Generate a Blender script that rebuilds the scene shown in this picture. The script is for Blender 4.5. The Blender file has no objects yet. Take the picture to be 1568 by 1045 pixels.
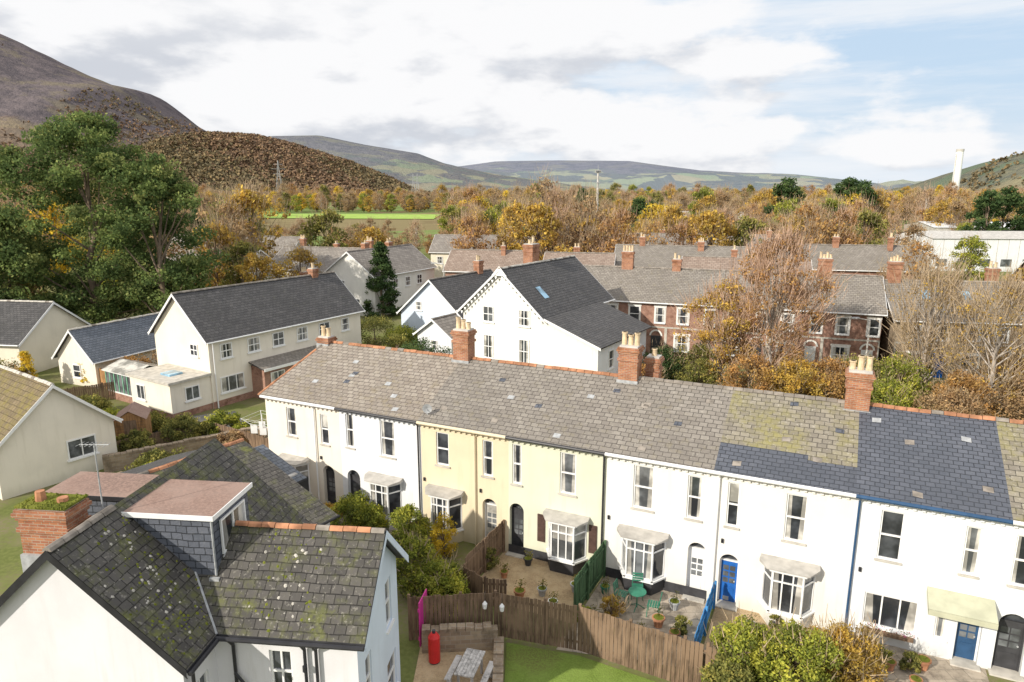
import bpy, math, random
import numpy as np
from mathutils import Vector, Matrix
random.seed(7); RNG=np.random.default_rng(7)
scene=bpy.context.scene
col=scene.collection
# ------------------------------------------------------------------ materials
def newmat(name):
    m=bpy.data.materials.new(name); m.use_nodes=True
    nt=m.node_tree; b=nt.nodes['Principled BSDF']
    return m,nt,b
def N(nt,t,**k):
    n=nt.nodes.new(t)
    for a,v in k.items(): setattr(n,a,v)
    return n
def mixc(nt,fac,a,b,blend='MIX'):
    n=nt.nodes.new('ShaderNodeMix'); n.data_type='RGBA'; n.blend_type=blend
    for s,v in ((n.inputs[0],fac),(n.inputs[6],a),(n.inputs[7],b)):
        if isinstance(v,bpy.types.NodeSocket): nt.links.new(v,s)
        elif isinstance(v,(int,float)): s.default_value=v
        else: s.default_value=(v[0],v[1],v[2],1)
    return n.outputs[2]
def ramp(nt,fac,lo,hi):
    n=nt.nodes.new('ShaderNodeMapRange'); n.interpolation_type='SMOOTHSTEP'
    n.inputs[1].default_value=lo; n.inputs[2].default_value=hi
    nt.links.new(fac,n.inputs[0]); return n.outputs[0]
def noise(nt,vec,scale,detail=4,rough=.55):
    n=nt.nodes.new('ShaderNodeTexNoise'); n.inputs['Scale'].default_value=scale
    n.inputs['Detail'].default_value=detail; n.inputs['Roughness'].default_value=rough
    nt.links.new(vec,n.inputs['Vector']); return n.outputs[0]
def coords(nt,which='Object',scale=None):
    tc=nt.nodes.new('ShaderNodeTexCoord'); o=tc.outputs[which]
    if scale:
        mp=nt.nodes.new('ShaderNodeMapping'); mp.inputs['Scale'].default_value=scale
        nt.links.new(o,mp.inputs['Vector']); o=mp.outputs[0]
    return o
def bump(nt,b,h,strength=.3,dist=.02):
    n=nt.nodes.new('ShaderNodeBump'); n.inputs['Strength'].default_value=strength; n.inputs['Distance'].default_value=dist
    nt.links.new(h,n.inputs['Height']); nt.links.new(n.outputs[0],b.inputs['Normal'])
def m_plain(name,c,rough=.6,var=.12,scale=3,metal=0,spec=.3):
    m,nt,b=newmat(name); v=coords(nt)
    f=noise(nt,v,scale)
    o=mixc(nt,ramp(nt,f,.3,.7),[x*(1-var) for x in c],[min(1,x*(1+var)) for x in c])
    nt.links.new(o,b.inputs['Base Color']); b.inputs['Roughness'].default_value=rough
    b.inputs['Metallic'].default_value=metal; b.inputs['Specular IOR Level'].default_value=spec
    return m
def m_render(name,c,dirt=.25):
    m,nt,b=newmat(name); v=coords(nt); vs=coords(nt,'Object',(2.2,2.2,.25))
    big=noise(nt,v,.6,5); st=noise(nt,vs,1.5,5,.6); fine=noise(nt,v,25,3)
    dc=[c[0]*.74,c[1]*.72,c[2]*.68]
    o=mixc(nt,ramp(nt,st,.48,.8),c,dc)
    o=mixc(nt,dirt,c,o)
    o2=mixc(nt,ramp(nt,big,.4,.75),o,[x*.9 for x in c])
    sx=N(nt,'ShaderNodeSeparateXYZ'); nt.links.new(coords(nt),sx.inputs[0])
    ad=N(nt,'ShaderNodeMath',operation='ADD'); nt.links.new(sx.outputs[2],ad.inputs[0]); nt.links.new(st,ad.inputs[1])
    g=ramp(nt,ad.outputs[0],1.2,.5)
    mm=N(nt,'ShaderNodeMath',operation='MULTIPLY'); nt.links.new(g,mm.inputs[0]); mm.inputs[1].default_value=.4
    o3=mixc(nt,mm.outputs[0],o2,[c[0]*.55,c[1]*.55,c[2]*.48])
    nt.links.new(o3,b.inputs['Base Color']); b.inputs['Roughness'].default_value=.85; b.inputs['Specular IOR Level'].default_value=.2
    bump(nt,b,fine,.35,.01); return m
def m_slate(name,c1,c2,moss=.3,mosscol=(.16,.15,.06),bw=.32,rh=.22,rough=.75,lich=.3,mortar=.35):
    m,nt,b=newmat(name); uv=coords(nt,'UV'); v=coords(nt)
    wob=N(nt,'ShaderNodeVectorMath',operation='ADD')
    nz=N(nt,'ShaderNodeTexNoise'); nz.inputs['Scale'].default_value=1.3; nt.links.new(uv,nz.inputs['Vector'])
    sc=N(nt,'ShaderNodeVectorMath',operation='SCALE'); sc.inputs[3].default_value=.09; nt.links.new(nz.outputs[1],sc.inputs[0])
    nt.links.new(uv,wob.inputs[0]); nt.links.new(sc.outputs[0],wob.inputs[1])
    br=N(nt,'ShaderNodeTexBrick'); br.offset=.5; nt.links.new(wob.outputs[0],br.inputs['Vector'])
    br.inputs['Scale'].default_value=1; br.inputs['Brick Width'].default_value=bw; br.inputs['Row Height'].default_value=rh
    br.inputs['Mortar Size'].default_value=.014; br.inputs['Mortar Smooth'].default_value=.3; br.inputs['Bias'].default_value=-.15
    br.inputs['Color1'].default_value=(*c1,1); br.inputs['Color2'].default_value=(*c2,1)
    br.inputs['Mortar'].default_value=(c1[0]*mortar,c1[1]*mortar,c1[2]*mortar,1)
    big=noise(nt,v,.45,6,.65); mid=noise(nt,v,2.3,5,.7); fine=noise(nt,v,9,4,.7)
    o=mixc(nt,ramp(nt,big,.35,.7),br.outputs[0],[x*.72 for x in c1]); o=mixc(nt,.5,br.outputs[0],o)
    a=N(nt,'ShaderNodeMath',operation='MULTIPLY'); nt.links.new(ramp(nt,mid,.60-moss*.35,.86-moss*.35),a.inputs[0]); nt.links.new(ramp(nt,big,.38,.62),a.inputs[1])
    a2=N(nt,'ShaderNodeMath',operation='MULTIPLY'); nt.links.new(a.outputs[0],a2.inputs[0]); a2.inputs[1].default_value=min(.9,moss*1.8)
    o=mixc(nt,a2.outputs[0],o,mosscol)
    l=N(nt,'ShaderNodeMath',operation='MULTIPLY'); nt.links.new(ramp(nt,fine,.56,.68),l.inputs[0]); l.inputs[1].default_value=lich
    o=mixc(nt,l.outputs[0],o,(.50,.47,.40))
    nt.links.new(o,b.inputs['Base Color']); b.inputs['Roughness'].default_value=rough; b.inputs['Specular IOR Level'].default_value=.3
    sp=N(nt,'ShaderNodeSeparateXYZ'); nt.links.new(wob.outputs[0],sp.inputs[0])
    dv=N(nt,'ShaderNodeMath',operation='DIVIDE'); nt.links.new(sp.outputs[1],dv.inputs[0]); dv.inputs[1].default_value=rh
    fr=N(nt,'ShaderNodeMath',operation='FRACT'); nt.links.new(dv.outputs[0],fr.inputs[0])
    h=N(nt,'ShaderNodeMath',operation='MULTIPLY_ADD'); nt.links.new(br.outputs[1],h.inputs[0]); h.inputs[1].default_value=-.6
    inv=N(nt,'ShaderNodeMath',operation='SUBTRACT'); inv.inputs[0].default_value=1; nt.links.new(fr.outputs[0],inv.inputs[1])
    h2=N(nt,'ShaderNodeMath',operation='MULTIPLY_ADD'); nt.links.new(mid,h2.inputs[0]); h2.inputs[1].default_value=1.6; nt.links.new(inv.outputs[0],h2.inputs[2])
    nt.links.new(h2.outputs[0],h.inputs[2])
    bump(nt,b,h.outputs[0],.9,.03); return m
def m_brick(name,c1,c2,mort,bw=.225,rh=.075):
    m,nt,b=newmat(name); uv=coords(nt,'UV'); v=coords(nt)
    br=N(nt,'ShaderNodeTexBrick'); nt.links.new(uv,br.inputs['Vector']); br.inputs['Scale'].default_value=1
    br.inputs['Brick Width'].default_value=bw; br.inputs['Row Height'].default_value=rh; br.inputs['Mortar Size'].default_value=.009
    br.inputs['Color1'].default_value=(*c1,1); br.inputs['Color2'].default_value=(*c2,1); br.inputs['Mortar'].default_value=(*mort,1)
    o=mixc(nt,ramp(nt,noise(nt,v,1.6,6,.7),.42,.72),br.outputs[0],[x*.45 for x in c1])
    nt.links.new(o,b.inputs['Base Color']); b.inputs['Roughness'].default_value=.85; b.inputs['Specular IOR Level'].default_value=.2
    bump(nt,b,br.outputs[1],-.4,.01); return m
def m_leaf(name,c,tr=.35):
    m=bpy.data.materials.new(name); m.use_nodes=True; nt=m.node_tree; nt.nodes.clear()
    v=coords(nt); f=noise(nt,v,.9,2)
    o=mixc(nt,ramp(nt,f,.35,.65),[x*.7 for x in c],[c[0]*1.3,c[1]*1.2,c[2]*1.1])
    d=N(nt,'ShaderNodeBsdfDiffuse'); nt.links.new(o,d.inputs[0])
    out=N(nt,'ShaderNodeOutputMaterial')
    if tr:
        t=N(nt,'ShaderNodeBsdfTranslucent'); mx=N(nt,'ShaderNodeMixShader'); mx.inputs[0].default_value=tr
        nt.links.new(o,t.inputs[0]); nt.links.new(d.outputs[0],mx.inputs[1]); nt.links.new(t.outputs[0],mx.inputs[2]); nt.links.new(mx.outputs[0],out.inputs[0])
    else: nt.links.new(d.outputs[0],out.inputs[0])
    return m
def m_ground(name,cols,scale=1,fine=12,bmp=.5):
    m,nt,b=newmat(name); v=coords(nt)
    a=noise(nt,v,scale,6,.65); f=noise(nt,v,fine,4,.7); g=noise(nt,v,scale*.27,4)
    o=mixc(nt,ramp(nt,a,.35,.62),cols[0],cols[1]); o=mixc(nt,ramp(nt,g,.5,.64),o,cols[2]); 
    o=mixc(nt,ramp(nt,f,.35,.75),o,[x*1.5 for x in cols[0]]) if fine else o
    nt.links.new(o,b.inputs['Base Color']); b.inputs['Roughness'].default_value=.95; b.inputs['Specular IOR Level'].default_value=.1
    bump(nt,b,f,bmp,.04); return m
def m_wood(name,c,sx=9):
    m,nt,b=newmat(name); v=coords(nt,'Object',(1,1,.12)); w=noise(nt,v,sx,5,.65); u=noise(nt,coords(nt),1.1,4)
    o=mixc(nt,ramp(nt,w,.3,.7),[x*.5 for x in c],[x*1.35 for x in c]); o=mixc(nt,ramp(nt,u,.45,.7),o,[c[0]*1.25,c[1]*1.25,c[2]*1.25])
    nt.links.new(o,b.inputs['Base Color']); b.inputs['Roughness'].default_value=.8; b.inputs['Specular IOR Level'].default_value=.2; return m
def m_glass(name,c,rough=.06):
    m,nt,b=newmat(name); v=coords(nt); f=noise(nt,v,1.1,3)
    o=mixc(nt,ramp(nt,f,.4,.62),c,[x*2.4+.02 for x in c]); nt.links.new(o,b.inputs['Base Color'])
    b.inputs['Roughness'].default_value=rough; b.inputs['Specular IOR Level'].default_value=.6; return m
MT={}
MT['white']=m_render('white_render',(.80,.78,.74),.55)
MT['white2']=m_render('white_render_cool',(.77,.78,.80),.55)
MT['cream']=m_render('cream_render',(.82,.75,.62),.3)
MT['cream2']=m_render('ivory_render',(.82,.76,.66),.5)
MT['yellow']=m_render('yellow_cream_render',(.74,.64,.46),.5)
MT['green']=m_render('pale_green_render',(.69,.69,.55),.5)
MT['blue']=m_render('blue_shade_render',(.62,.70,.82),.4)  # on the foreground gable this blue is shade put into the colour
MT['lilac']=m_render('weathered_white_render',(.74,.73,.76),.45)
MT['upvc']=m_plain('white_upvc',(.82,.82,.82),.35,.04,2,spec=.5)
MT['stone']=m_plain('weathered_stone',(.50,.47,.42),.85,.18,2.5)
MT['canopy']=m_plain('grey_canopy_slab',(.42,.40,.37),.85,.22,1.6)
MT['awning']=m_plain('faded_green_canopy',(.46,.46,.34),.8,.12,1.6)
MT['lead']=m_plain('lead_flashing',(.38,.39,.40),.5,.2,5)
MT['black']=m_plain('black_plastic',(.03,.03,.035),.4,.2,3)
MT['dark']=m_plain('dark_paint',(.05,.05,.055),.5,.2,3)
MT['shutter']=m_plain('brown_shutter',(.09,.055,.045),.5,.2,3)
MT['bluedoor']=m_plain('blue_paint',(.02,.12,.42),.4,.15,3)
MT['navy']=m_plain('navy_paint',(.03,.08,.17),.4,.15,3)
MT['bluefence']=m_wood('blue_fence_paint',(.06,.24,.52))
MT['pink']=m_plain('pink_paint',(.65,.05,.32),.5,.1,3)
MT['red']=m_plain('red_plastic',(.6,.03,.03),.35,.1,3)
MT['greenmetal']=m_plain('green_painted_metal',(.04,.2,.13),.45,.2,3)
MT['gframe']=m_plain('green_upvc',(.25,.55,.38),.4,.1,3)
MT['glass']=m_glass('window_glass',(.025,.028,.033))
MT['glass2']=m_glass('window_glass_dim',(.07,.075,.08))
MT['curtain']=m_glass('curtained_glass',(.26,.25,.23),.15)
MT['sky_light']=m_glass('roof_light_glass',(.12,.22,.3))
MT['terra']=m_plain('terracotta_ridge_tile',(.42,.20,.11),.85,.4,2.2)
MT['ridgegrey']=m_plain('grey_ridge_tile',(.25,.22,.19),.85,.35,2.2)
MT['pot']=m_plain('clay_chimney_pot',(.64,.50,.33),.8,.2,5)
MT['chim']=m_brick('orange_stock_brick',(.46,.20,.10),(.33,.13,.08),(.38,.32,.25))
MT['brick']=m_brick('red_brick',(.40,.20,.14),(.30,.14,.10),(.38,.32,.27))
MT['stonewall']=m_brick('rubble_stone',(.38,.30,.21),(.27,.20,.14),(.36,.32,.27),.35,.16)
MT['r_brown']=m_slate('weathered_brown_slate',(.27,.23,.195),(.38,.335,.285),.35,(.26,.21,.10),.34,.24,lich=.55)
MT['r_grey']=m_slate('weathered_grey_slate',(.23,.205,.18),(.32,.29,.255),.28,(.26,.22,.10),.34,.24,lich=.4)
MT['r_moss']=m_slate('mossy_slate',(.22,.195,.16),(.33,.295,.235),.7,(.29,.26,.10),.34,.24,lich=.5)
MT['r_new']=m_slate('new_dark_slate',(.095,.105,.13),(.13,.14,.17),.0,bw=.3,rh=.2,rough=.5,lich=.05)
MT['r_dark']=m_slate('dark_slate',(.07,.068,.07),(.115,.11,.11),.15,(.13,.14,.05),.34,.24,rough=.6,lich=.15)
MT['r_fg']=m_slate('mossy_dark_tile',(.07,.065,.06),(.12,.11,.10),.5,(.14,.15,.04),.30,.24,rough=.7,lich=.3)
MT['r_far']=m_slate('grey_tile',(.23,.205,.185),(.34,.31,.275),.1,bw=.5,rh=.35,lich=.3)
MT['r_redfar']=m_slate('brown_red_tile',(.27,.20,.16),(.37,.29,.24),.1,bw=.5,rh=.35,lich=.3)
MT['r_bluegrey']=m_slate('blue_grey_slate',(.13,.15,.18),(.19,.21,.25),.1,rough=.6,lich=.15)
MT['r_mossbrown']=m_slate('mossy_brown_tile',(.17,.13,.075),(.25,.19,.11),.6,(.22,.18,.05),.3,.3,lich=.2)
MT['felt']=m_ground('brown_roof_felt',[(.25,.17,.14),(.31,.225,.19),(.22,.155,.13)],1,14,.3)
MT['moss']=m_ground('thick_moss',[(.12,.14,.02),(.22,.22,.05),(.09,.10,.02)],4,18,1)
MT['wood']=m_wood('brown_fence_wood',(.20,.135,.09))
MT['wood2']=m_wood('orange_shed_wood',(.36,.2,.09))
MT['woodgreen']=m_wood('green_fence_paint',(.07,.13,.065))
MT['woodgrey']=m_wood('grey_weathered_wood',(.45,.43,.41))
MT['bark']=m_wood('bark',(.22,.165,.12),5)
MT['birchbark']=m_wood('pale_bark',(.42,.37,.32),5)
MT['twig']=m_plain('twig',(.38,.29,.19),.9,.2,3)
MT['twigpink']=m_plain('reddish_twig',(.46,.31,.22),.9,.2,3)
MT['gravel']=m_ground('gravel',[(.38,.28,.17),(.50,.39,.25),(.32,.23,.14)],3,22,.8)
MT['paving']=m_brick('paving',(.40,.34,.27),(.48,.41,.33),(.2,.18,.15),.6,.45)
MT['tarmac']=m_ground('tarmac',[(.10,.10,.10),(.14,.135,.13),(.09,.09,.085)],1,20,.3)
MT['concrete']=m_plain('concrete',(.50,.48,.45),.85,.2,2)
MT['lawn']=m_ground('lawn_grass',[(.14,.20,.04),(.19,.26,.06),(.15,.16,.05)],1.4,18,.8)
MT['field']=m_ground('field_grass',[(.26,.38,.08),(.30,.41,.10),(.28,.36,.10)],.02,.2,.2)
L={}
def pal(k,*cs,tr=.35): L[k]=[m_leaf('%s_leaf_%s'%(k,'abc'[i]),c,tr) for i,c in enumerate(cs)]
pal('pine',(.12,.18,.07),(.19,.26,.09),(.27,.32,.12))
pal('gold',(.54,.38,.09),(.66,.49,.12),(.38,.27,.09))
pal('orange',(.46,.28,.11),(.57,.37,.14),(.34,.21,.10))
pal('brown',(.40,.28,.16),(.50,.37,.21),(.29,.20,.12))
pal('olive',(.24,.25,.08),(.38,.36,.11),(.15,.17,.06))
pal('dkgreen',(.075,.13,.055),(.12,.18,.07),(.05,.085,.035))
pal('lime',(.32,.37,.07),(.48,.49,.09),(.19,.23,.06))
pal('yellow',(.72,.55,.06),(.80,.64,.09),(.50,.38,.06))
pal('hz',(.21,.145,.10),(.26,.18,.115),(.175,.13,.095),tr=0)  # hz and hzg: hillside leaf colours with distance haze tinted in
pal('hzg',(.19,.16,.10),(.235,.185,.105),(.155,.14,.09),tr=0)
# ------------------------------------------------------------------ mesh part builder
def empty(name,loc=(0,0,0),ang=0):
    o=bpy.data.objects.new(name,None); o.location=loc; o.rotation_euler=(0,0,ang); col.objects.link(o); o.empty_display_size=.3
    return o
class Part:
    def __init__(s,name,parent=None,loc=None,ang=0):
        s.name=name; s.parent=parent; s.v=[]; s.f=[]; s.m=[]; s.mats=[]; s.M=Matrix.Identity(4); s.loc=loc; s.ang=ang
    def mi(s,k):
        mt=MT[k] if isinstance(k,str) else k
        if mt not in s.mats: s.mats.append(mt)
        return s.mats.index(mt)
    def face(s,pts,mat):
        i=len(s.v)
        for p in pts: s.v.append(tuple(s.M@Vector(p)))
        s.f.append(tuple(range(i,i+len(pts)))); s.m.append(s.mi(mat))
    def box(s,x0,x1,y0,y1,z0,z1,mat):
        a,b,c,d=(x0,y0,z0),(x1,y0,z0),(x1,y1,z0),(x0,y1,z0); e,f,g,h=(x0,y0,z1),(x1,y0,z1),(x1,y1,z1),(x0,y1,z1)
        for q in ((a,b,f,e),(b,c,g,f),(c,d,h,g),(d,a,e,h),(e,f,g,h),(d,c,b,a)): s.face(q,mat)
    def tube(s,p,q,r0,r1,mat,n=8,cap=True):
        p,q=Vector(p),Vector(q); d=(q-p).normalized(); u=d.orthogonal().normalized(); w=d.cross(u)
        A=[p+(u*math.cos(2*math.pi*i/n)+w*math.sin(2*math.pi*i/n))*r0 for i in range(n)]
        B=[q+(u*math.cos(2*math.pi*i/n)+w*math.sin(2*math.pi*i/n))*r1 for i in range(n)]
        for i in range(n): s.face((A[i],A[(i+1)%n],B[(i+1)%n],B[i]),mat)
        if cap: s.face(B,mat); s.face(A[::-1],mat)
    def build(s):
        me=bpy.data.meshes.new(s.name); me.from_pydata(s.v,[],s.f)
        for m in s.mats: me.materials.append(m)
        me.polygons.foreach_set('material_index',s.m)
        uv=me.uv_layers.new(name='UVMap'); me.update()
        for p in me.polygons:
            n=p.normal
            if abs(n.z)>.97: t=Vector((1,0,0)); b=Vector((0,1,0))
            else:
                t=Vector((0,0,1)).cross(n).normalized(); b=n.cross(t)
            for li in p.loop_indices:
                c=me.vertices[me.loops[li].vertex_index].co; uv.data[li].uv=(c.dot(t),c.dot(b))
        o=bpy.data.objects.new(s.name,me); col.objects.link(o)
        if s.loc is not None: o.location=s.loc; o.rotation_euler=(0,0,s.ang)
        if s.parent: o.parent=s.parent
        return o
def side(x,y,ang): return Matrix.Translation((x,y,0))@Matrix.Rotation(ang,4,'Z')
def wall(P,Lx,z0,z1,ops,mat,depth=.12,x0=0):
    xs=sorted(set([x0,Lx]+[o[0] for o in ops]+[o[1] for o in ops])); zs=sorted(set([z0,z1]+[o[2] for o in ops]+[o[3] for o in ops]))
    for i in range(len(xs)-1):
        for j in range(len(zs)-1):
            cx=(xs[i]+xs[i+1])/2; cz=(zs[j]+zs[j+1])/2
            if any(o[0]<cx<o[1] and o[2]<cz<o[3] for o in ops): continue
            P.face(((xs[i],0,zs[j]),(xs[i+1],0,zs[j]),(xs[i+1],0,zs[j+1]),(xs[i],0,zs[j+1])),mat)
    for o in ops:
        a,b,c,d=o[:4]; D=o[4] if len(o)>4 else depth
        P.face(((a,0,c),(a,D,c),(a,D,d),(a,0,d)),mat); P.face(((b,D,c),(b,0,c),(b,0,d),(b,D,d)),mat)
        P.face(((a,0,d),(a,D,d),(b,D,d),(b,0,d)),mat); P.face(((a,D,c),(a,0,c),(b,0,c),(b,D,c)),mat)
def window(P,a,b,c,d,y=.1,fr='upvc',sash=True,mull=0,sill='upvc',curt=None,t=.055):
    gl='glass' if random.random()<.7 else 'glass2'
    P.face(((a,y,c),(b,y,c),(b,y,d),(a,y,d)),gl)
    P.box(a,a+t,y-.05,y+.001,c,d,fr); P.box(b-t,b,y-.05,y+.001,c,d,fr)
    P.box(a+t,b-t,y-.05,y+.001,c,c+t,fr); P.box(a+t,b-t,y-.05,y+.001,d-t,d,fr)
    if sash: zm=(c+d)/2+ (0 if sash is True else sash); P.box(a+t,b-t,y-.045,y+.001,zm-.03,zm+.03,fr)
    for k in range(mull):
        xm=a+(b-a)*(k+1)/(mull+1); P.box(xm-.025,xm+.025,y-.042,y+.001,c+t,d-t,fr)
    if curt is None: curt=random.choice([0,1,1,2,3])
    w=b-a
    if curt in(1,2):
        k=.16+.1*random.random()
        P.face(((a+t,y-.004,c+t),(a+t+w*k,y-.004,c+t),(a+t+w*k*.7,y-.004,d-t),(a+t,y-.004,d-t)),'curtain')
        P.face(((b-t-w*k,y-.004,c+t),(b-t,y-.004,c+t),(b-t,y-.004,d-t),(b-t-w*k*.7,y-.004,d-t)),'curtain')
    if curt==3:
        P.face(((a+t,y-.004,c+(d-c)*.55),(b-t,y-.004,c+(d-c)*.55),(b-t,y-.004,d-t),(a+t,y-.004,d-t)),'curtain')
    if sill: P.box(a-.07,b+.07,-.07,y-.05,c-.07,c-.005,sill)
def swindow(P,xc,zc,w,h,fr='upvc',mull=0,sash=True,sur=None):
    """window mounted slightly proud of a wall lying in local y=0"""
    a,b,c,d=xc-w/2,xc+w/2,zc-h/2,zc+h/2; t=.07
    if sur: P.box(a-.14,b+.14,-.03,.0,d+.0,d+.2,sur); P.box(a-.1,a-.002,-.028,0,c,d,sur); P.box(b+.002,b+.1,-.028,0,c,d,sur)
    P.face(((a,-.012,c),(b,-.012,c),(b,-.012,d),(a,-.012,d)),'glass' if random.random()<.75 else 'glass2')
    P.box(a,a+t,-.06,0,c,d,fr);P.box(b-t,b,-.06,0,c,d,fr);P.box(a+t,b-t,-.06,0,c,c+t,fr);P.box(a+t,b-t,-.06,0,d-t,d,fr)
    if sash: P.box(a+t,b-t,-.055,0,zc-.03,zc+.03,fr)
    for k in range(mull):
        xm=a+w*(k+1)/(mull+1); P.box(xm-.03,xm+.03,-.05,0,c+t,d-t,fr)
    P.box(a-.08,b+.08,-.12,0,c-.09,c-.004,fr)
    if random.random()<.6:
        k=w*.2
        P.face(((a+t,-.016,c+t),(a+t+k,-.016,c+t),(a+t+k,-.016,d-t),(a+t,-.016,d-t)),'curtain')
        P.face(((b-t-k,-.016,c+t),(b-t,-.016,c+t),(b-t,-.016,d-t),(b-t-k,-.016,d-t)),'curtain')
def chimney(P,cx,cy,z0,z1,w,d,pots=3,mat='chim',collar=True,pot='pot'):
    P.box(cx-w/2,cx+w/2,cy-d/2,cy+d/2,z0,z1-.3,mat)
    P.box(cx-w/2-.05,cx+w/2+.05,cy-d/2-.05,cy+d/2+.05,z1-.62,z1-.5,mat)
    P.box(cx-w/2-.04,cx+w/2+.04,cy-d/2-.04,cy+d/2+.04,z1-.3,z1-.2,mat)
    P.box(cx-w/2-.09,cx+w/2+.09,cy-d/2-.09,cy+d/2+.09,z1-.2,z1-.1,mat)
    P.box(cx-w/2-.05,cx+w/2+.05,cy-d/2-.05,cy+d/2+.05,z1-.1,z1-.02,mat)
    P.box(cx-w/2+.02,cx+w/2-.02,cy-d/2+.02,cy+d/2-.02,z1-.02,z1+.05,'concrete')
    for i in range(pots):
        f=(i+.5)/pots; px,py=(cx-w/2+w*f,cy) if w>d else (cx,cy-d/2+d*f); hh=random.choice([.38,.5,.6])
        P.tube((px,py,z1+.03),(px,py,z1+hh),.12,.10,pot,10); P.tube((px,py,z1+hh-.06),(px,py,z1+hh),.13,.13,pot,10)
    if collar: P.box(cx-w/2-.05,cx+w/2+.05,cy-d/2-.07,cy-d/2-.002,z0+.0,z0+.42,'lead')
def ridge_tiles(P,p,q,mat='terra',r=.1):
    p,q=Vector(p),Vector(q); n=max(1,int((q-p).length/.38)); d=(q-p)/n; s_=Vector((0,0,1)).cross(d).normalized()
    for i in range(n):
        a=p+d*i; b=p+d*(i+.95); k=random.uniform(-.012,.012); rr=r*random.uniform(.95,1.06)
        prof=[(-1.25,-.55),(-.8,.25),(0,.6),(.8,.25),(1.25,-.55)]
        A=[a+s_*x*rr+Vector((0,0,z*rr+k)) for x,z in prof]; B=[b+s_*x*rr+Vector((0,0,z*rr+k)) for x,z in prof]
        mm=mat if random.random()<.82 else 'ridgegrey'
        for j in range(4): P.face((A[j],A[j+1],B[j+1],B[j]),mm)
        P.face(A[::-1],mm); P.face(B,mm)
def roofplane(P,pts,mat,th=.09,under='dark',n=1):
    P.face(pts,mat); lo=[(p[0],p[1],p[2]-th) for p in pts]; P.face(lo[::-1],under)
    k=len(pts)
    for i in range(k):
        P.face((lo[i],lo[(i+1)%k],pts[(i+1)%k],pts[i]),under)
# ------------------------------------------------------------------ camera, sun, sky
cam=bpy.data.cameras.new('camera'); co=bpy.data.objects.new('camera',cam); col.objects.link(co)
co.location=(0,0,15.6); co.rotation_euler=(math.radians(77.5),0,0); cam.lens=24; cam.sensor_width=36; cam.clip_end=60000; cam.clip_start=.5
scene.camera=co
S=Vector((-.78,-.62,0)).normalized(); EL=math.radians(29)
S=Vector((S.x*math.cos(EL),S.y*math.cos(EL),math.sin(EL)))
sl=bpy.data.lights.new('sun','SUN'); sl.energy=4.7; sl.angle=math.radians(.6); sl.color=(1,.93,.81)
so=bpy.data.objects.new('sun',sl); so.rotation_euler=S.to_track_quat('Z','Y').to_euler(); col.objects.link(so)
W=bpy.data.worlds.new('World'); scene.world=W; W.use_nodes=True; nt=W.node_tree; nt.nodes.clear()
sky=N(nt,'ShaderNodeTexSky',sky_type='NISHITA'); sky.sun_disc=False; sky.sun_elevation=EL; sky.sun_rotation=math.atan2(S.x,S.y); sky.air_density=1.2; sky.dust_density=1.5
tc=N(nt,'ShaderNodeTexCoord'); sp=N(nt,'ShaderNodeSeparateXYZ'); nt.links.new(tc.outputs['Generated'],sp.inputs[0])
mp=N(nt,'ShaderNodeMapping'); mp.inputs['Scale'].default_value=(1,1,2.7); mp.inputs['Location'].default_value=(.3,.2,.15); nt.links.new(tc.outputs['Generated'],mp.inputs[0])
n1=noise(nt,mp.outputs[0],3.1,10,.55)
up=N(nt,'ShaderNodeVectorMath',operation='ADD'); nt.links.new(mp.outputs[0],up.inputs[0]); up.inputs[1].default_value=(-.03,0,.09)
n2=noise(nt,up.outputs[0],3.1,7,.53)
zz=N(nt,'ShaderNodeMath',operation='MAXIMUM'); nt.links.new(sp.outputs[2],zz.inputs[0]); zz.inputs[1].default_value=0
bi=N(nt,'ShaderNodeMath',operation='MULTIPLY_ADD'); nt.links.new(sp.outputs[0],bi.inputs[0]); bi.inputs[1].default_value=-.22; bi.inputs[2].default_value=.045
bz=N(nt,'ShaderNodeMath',operation='MULTIPLY_ADD'); nt.links.new(zz.outputs[0],bz.inputs[0]); bz.inputs[1].default_value=.32; nt.links.new(bi.outputs[0],bz.inputs[2])
cv=N(nt,'ShaderNodeMath',operation='ADD'); nt.links.new(n1,cv.inputs[0]); nt.links.new(bz.outputs[0],cv.inputs[1])
cover=ramp(nt,cv.outputs[0],.475,.565)
df=N(nt,'ShaderNodeMath',operation='SUBTRACT'); nt.links.new(n2,df.inputs[0]); nt.links.new(n1,df.inputs[1])
sh=ramp(nt,df.outputs[0],-.03,.12); lo=ramp(nt,sp.outputs[2],.30,.14)
shm=N(nt,'ShaderNodeMath',operation='MULTIPLY'); nt.links.new(sh,shm.inputs[0]); nt.links.new(lo,shm.inputs[1])
cloudc=mixc(nt,shm.outputs[0],(9.7,9.7,9.8),(6.4,6.7,7.3))
skyc=mixc(nt,.85,sky.outputs[0],(5.9,7.5,9.4))
haze=ramp(nt,sp.outputs[2],.13,-.02)
skyc=mixc(nt,haze,skyc,(7.8,8.5,9.3))
vm=N(nt,'ShaderNodeMapping'); vm.inputs['Scale'].default_value=(1,1,9); nt.links.new(tc.outputs['Generated'],vm.inputs[0])
veil=N(nt,'ShaderNodeMath',operation='MULTIPLY'); nt.links.new(ramp(nt,noise(nt,vm.outputs[0],2.0,7,.62),.36,.64),veil.inputs[0]); veil.inputs[1].default_value=.85
skyc=mixc(nt,veil.outputs[0],skyc,(8.9,9.2,9.6))
fin_=mixc(nt,cover,skyc,cloudc)
bg=N(nt,'ShaderNodeBackground'); bg.inputs[1].default_value=.10; nt.links.new(fin_,bg.inputs[0])
wo=N(nt,'ShaderNodeOutputWorld'); nt.links.new(bg.outputs[0],wo.inputs[0])
scene.view_settings.view_transform='Standard'; scene.view_settings.look='None'; scene.view_settings.exposure=0
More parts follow.
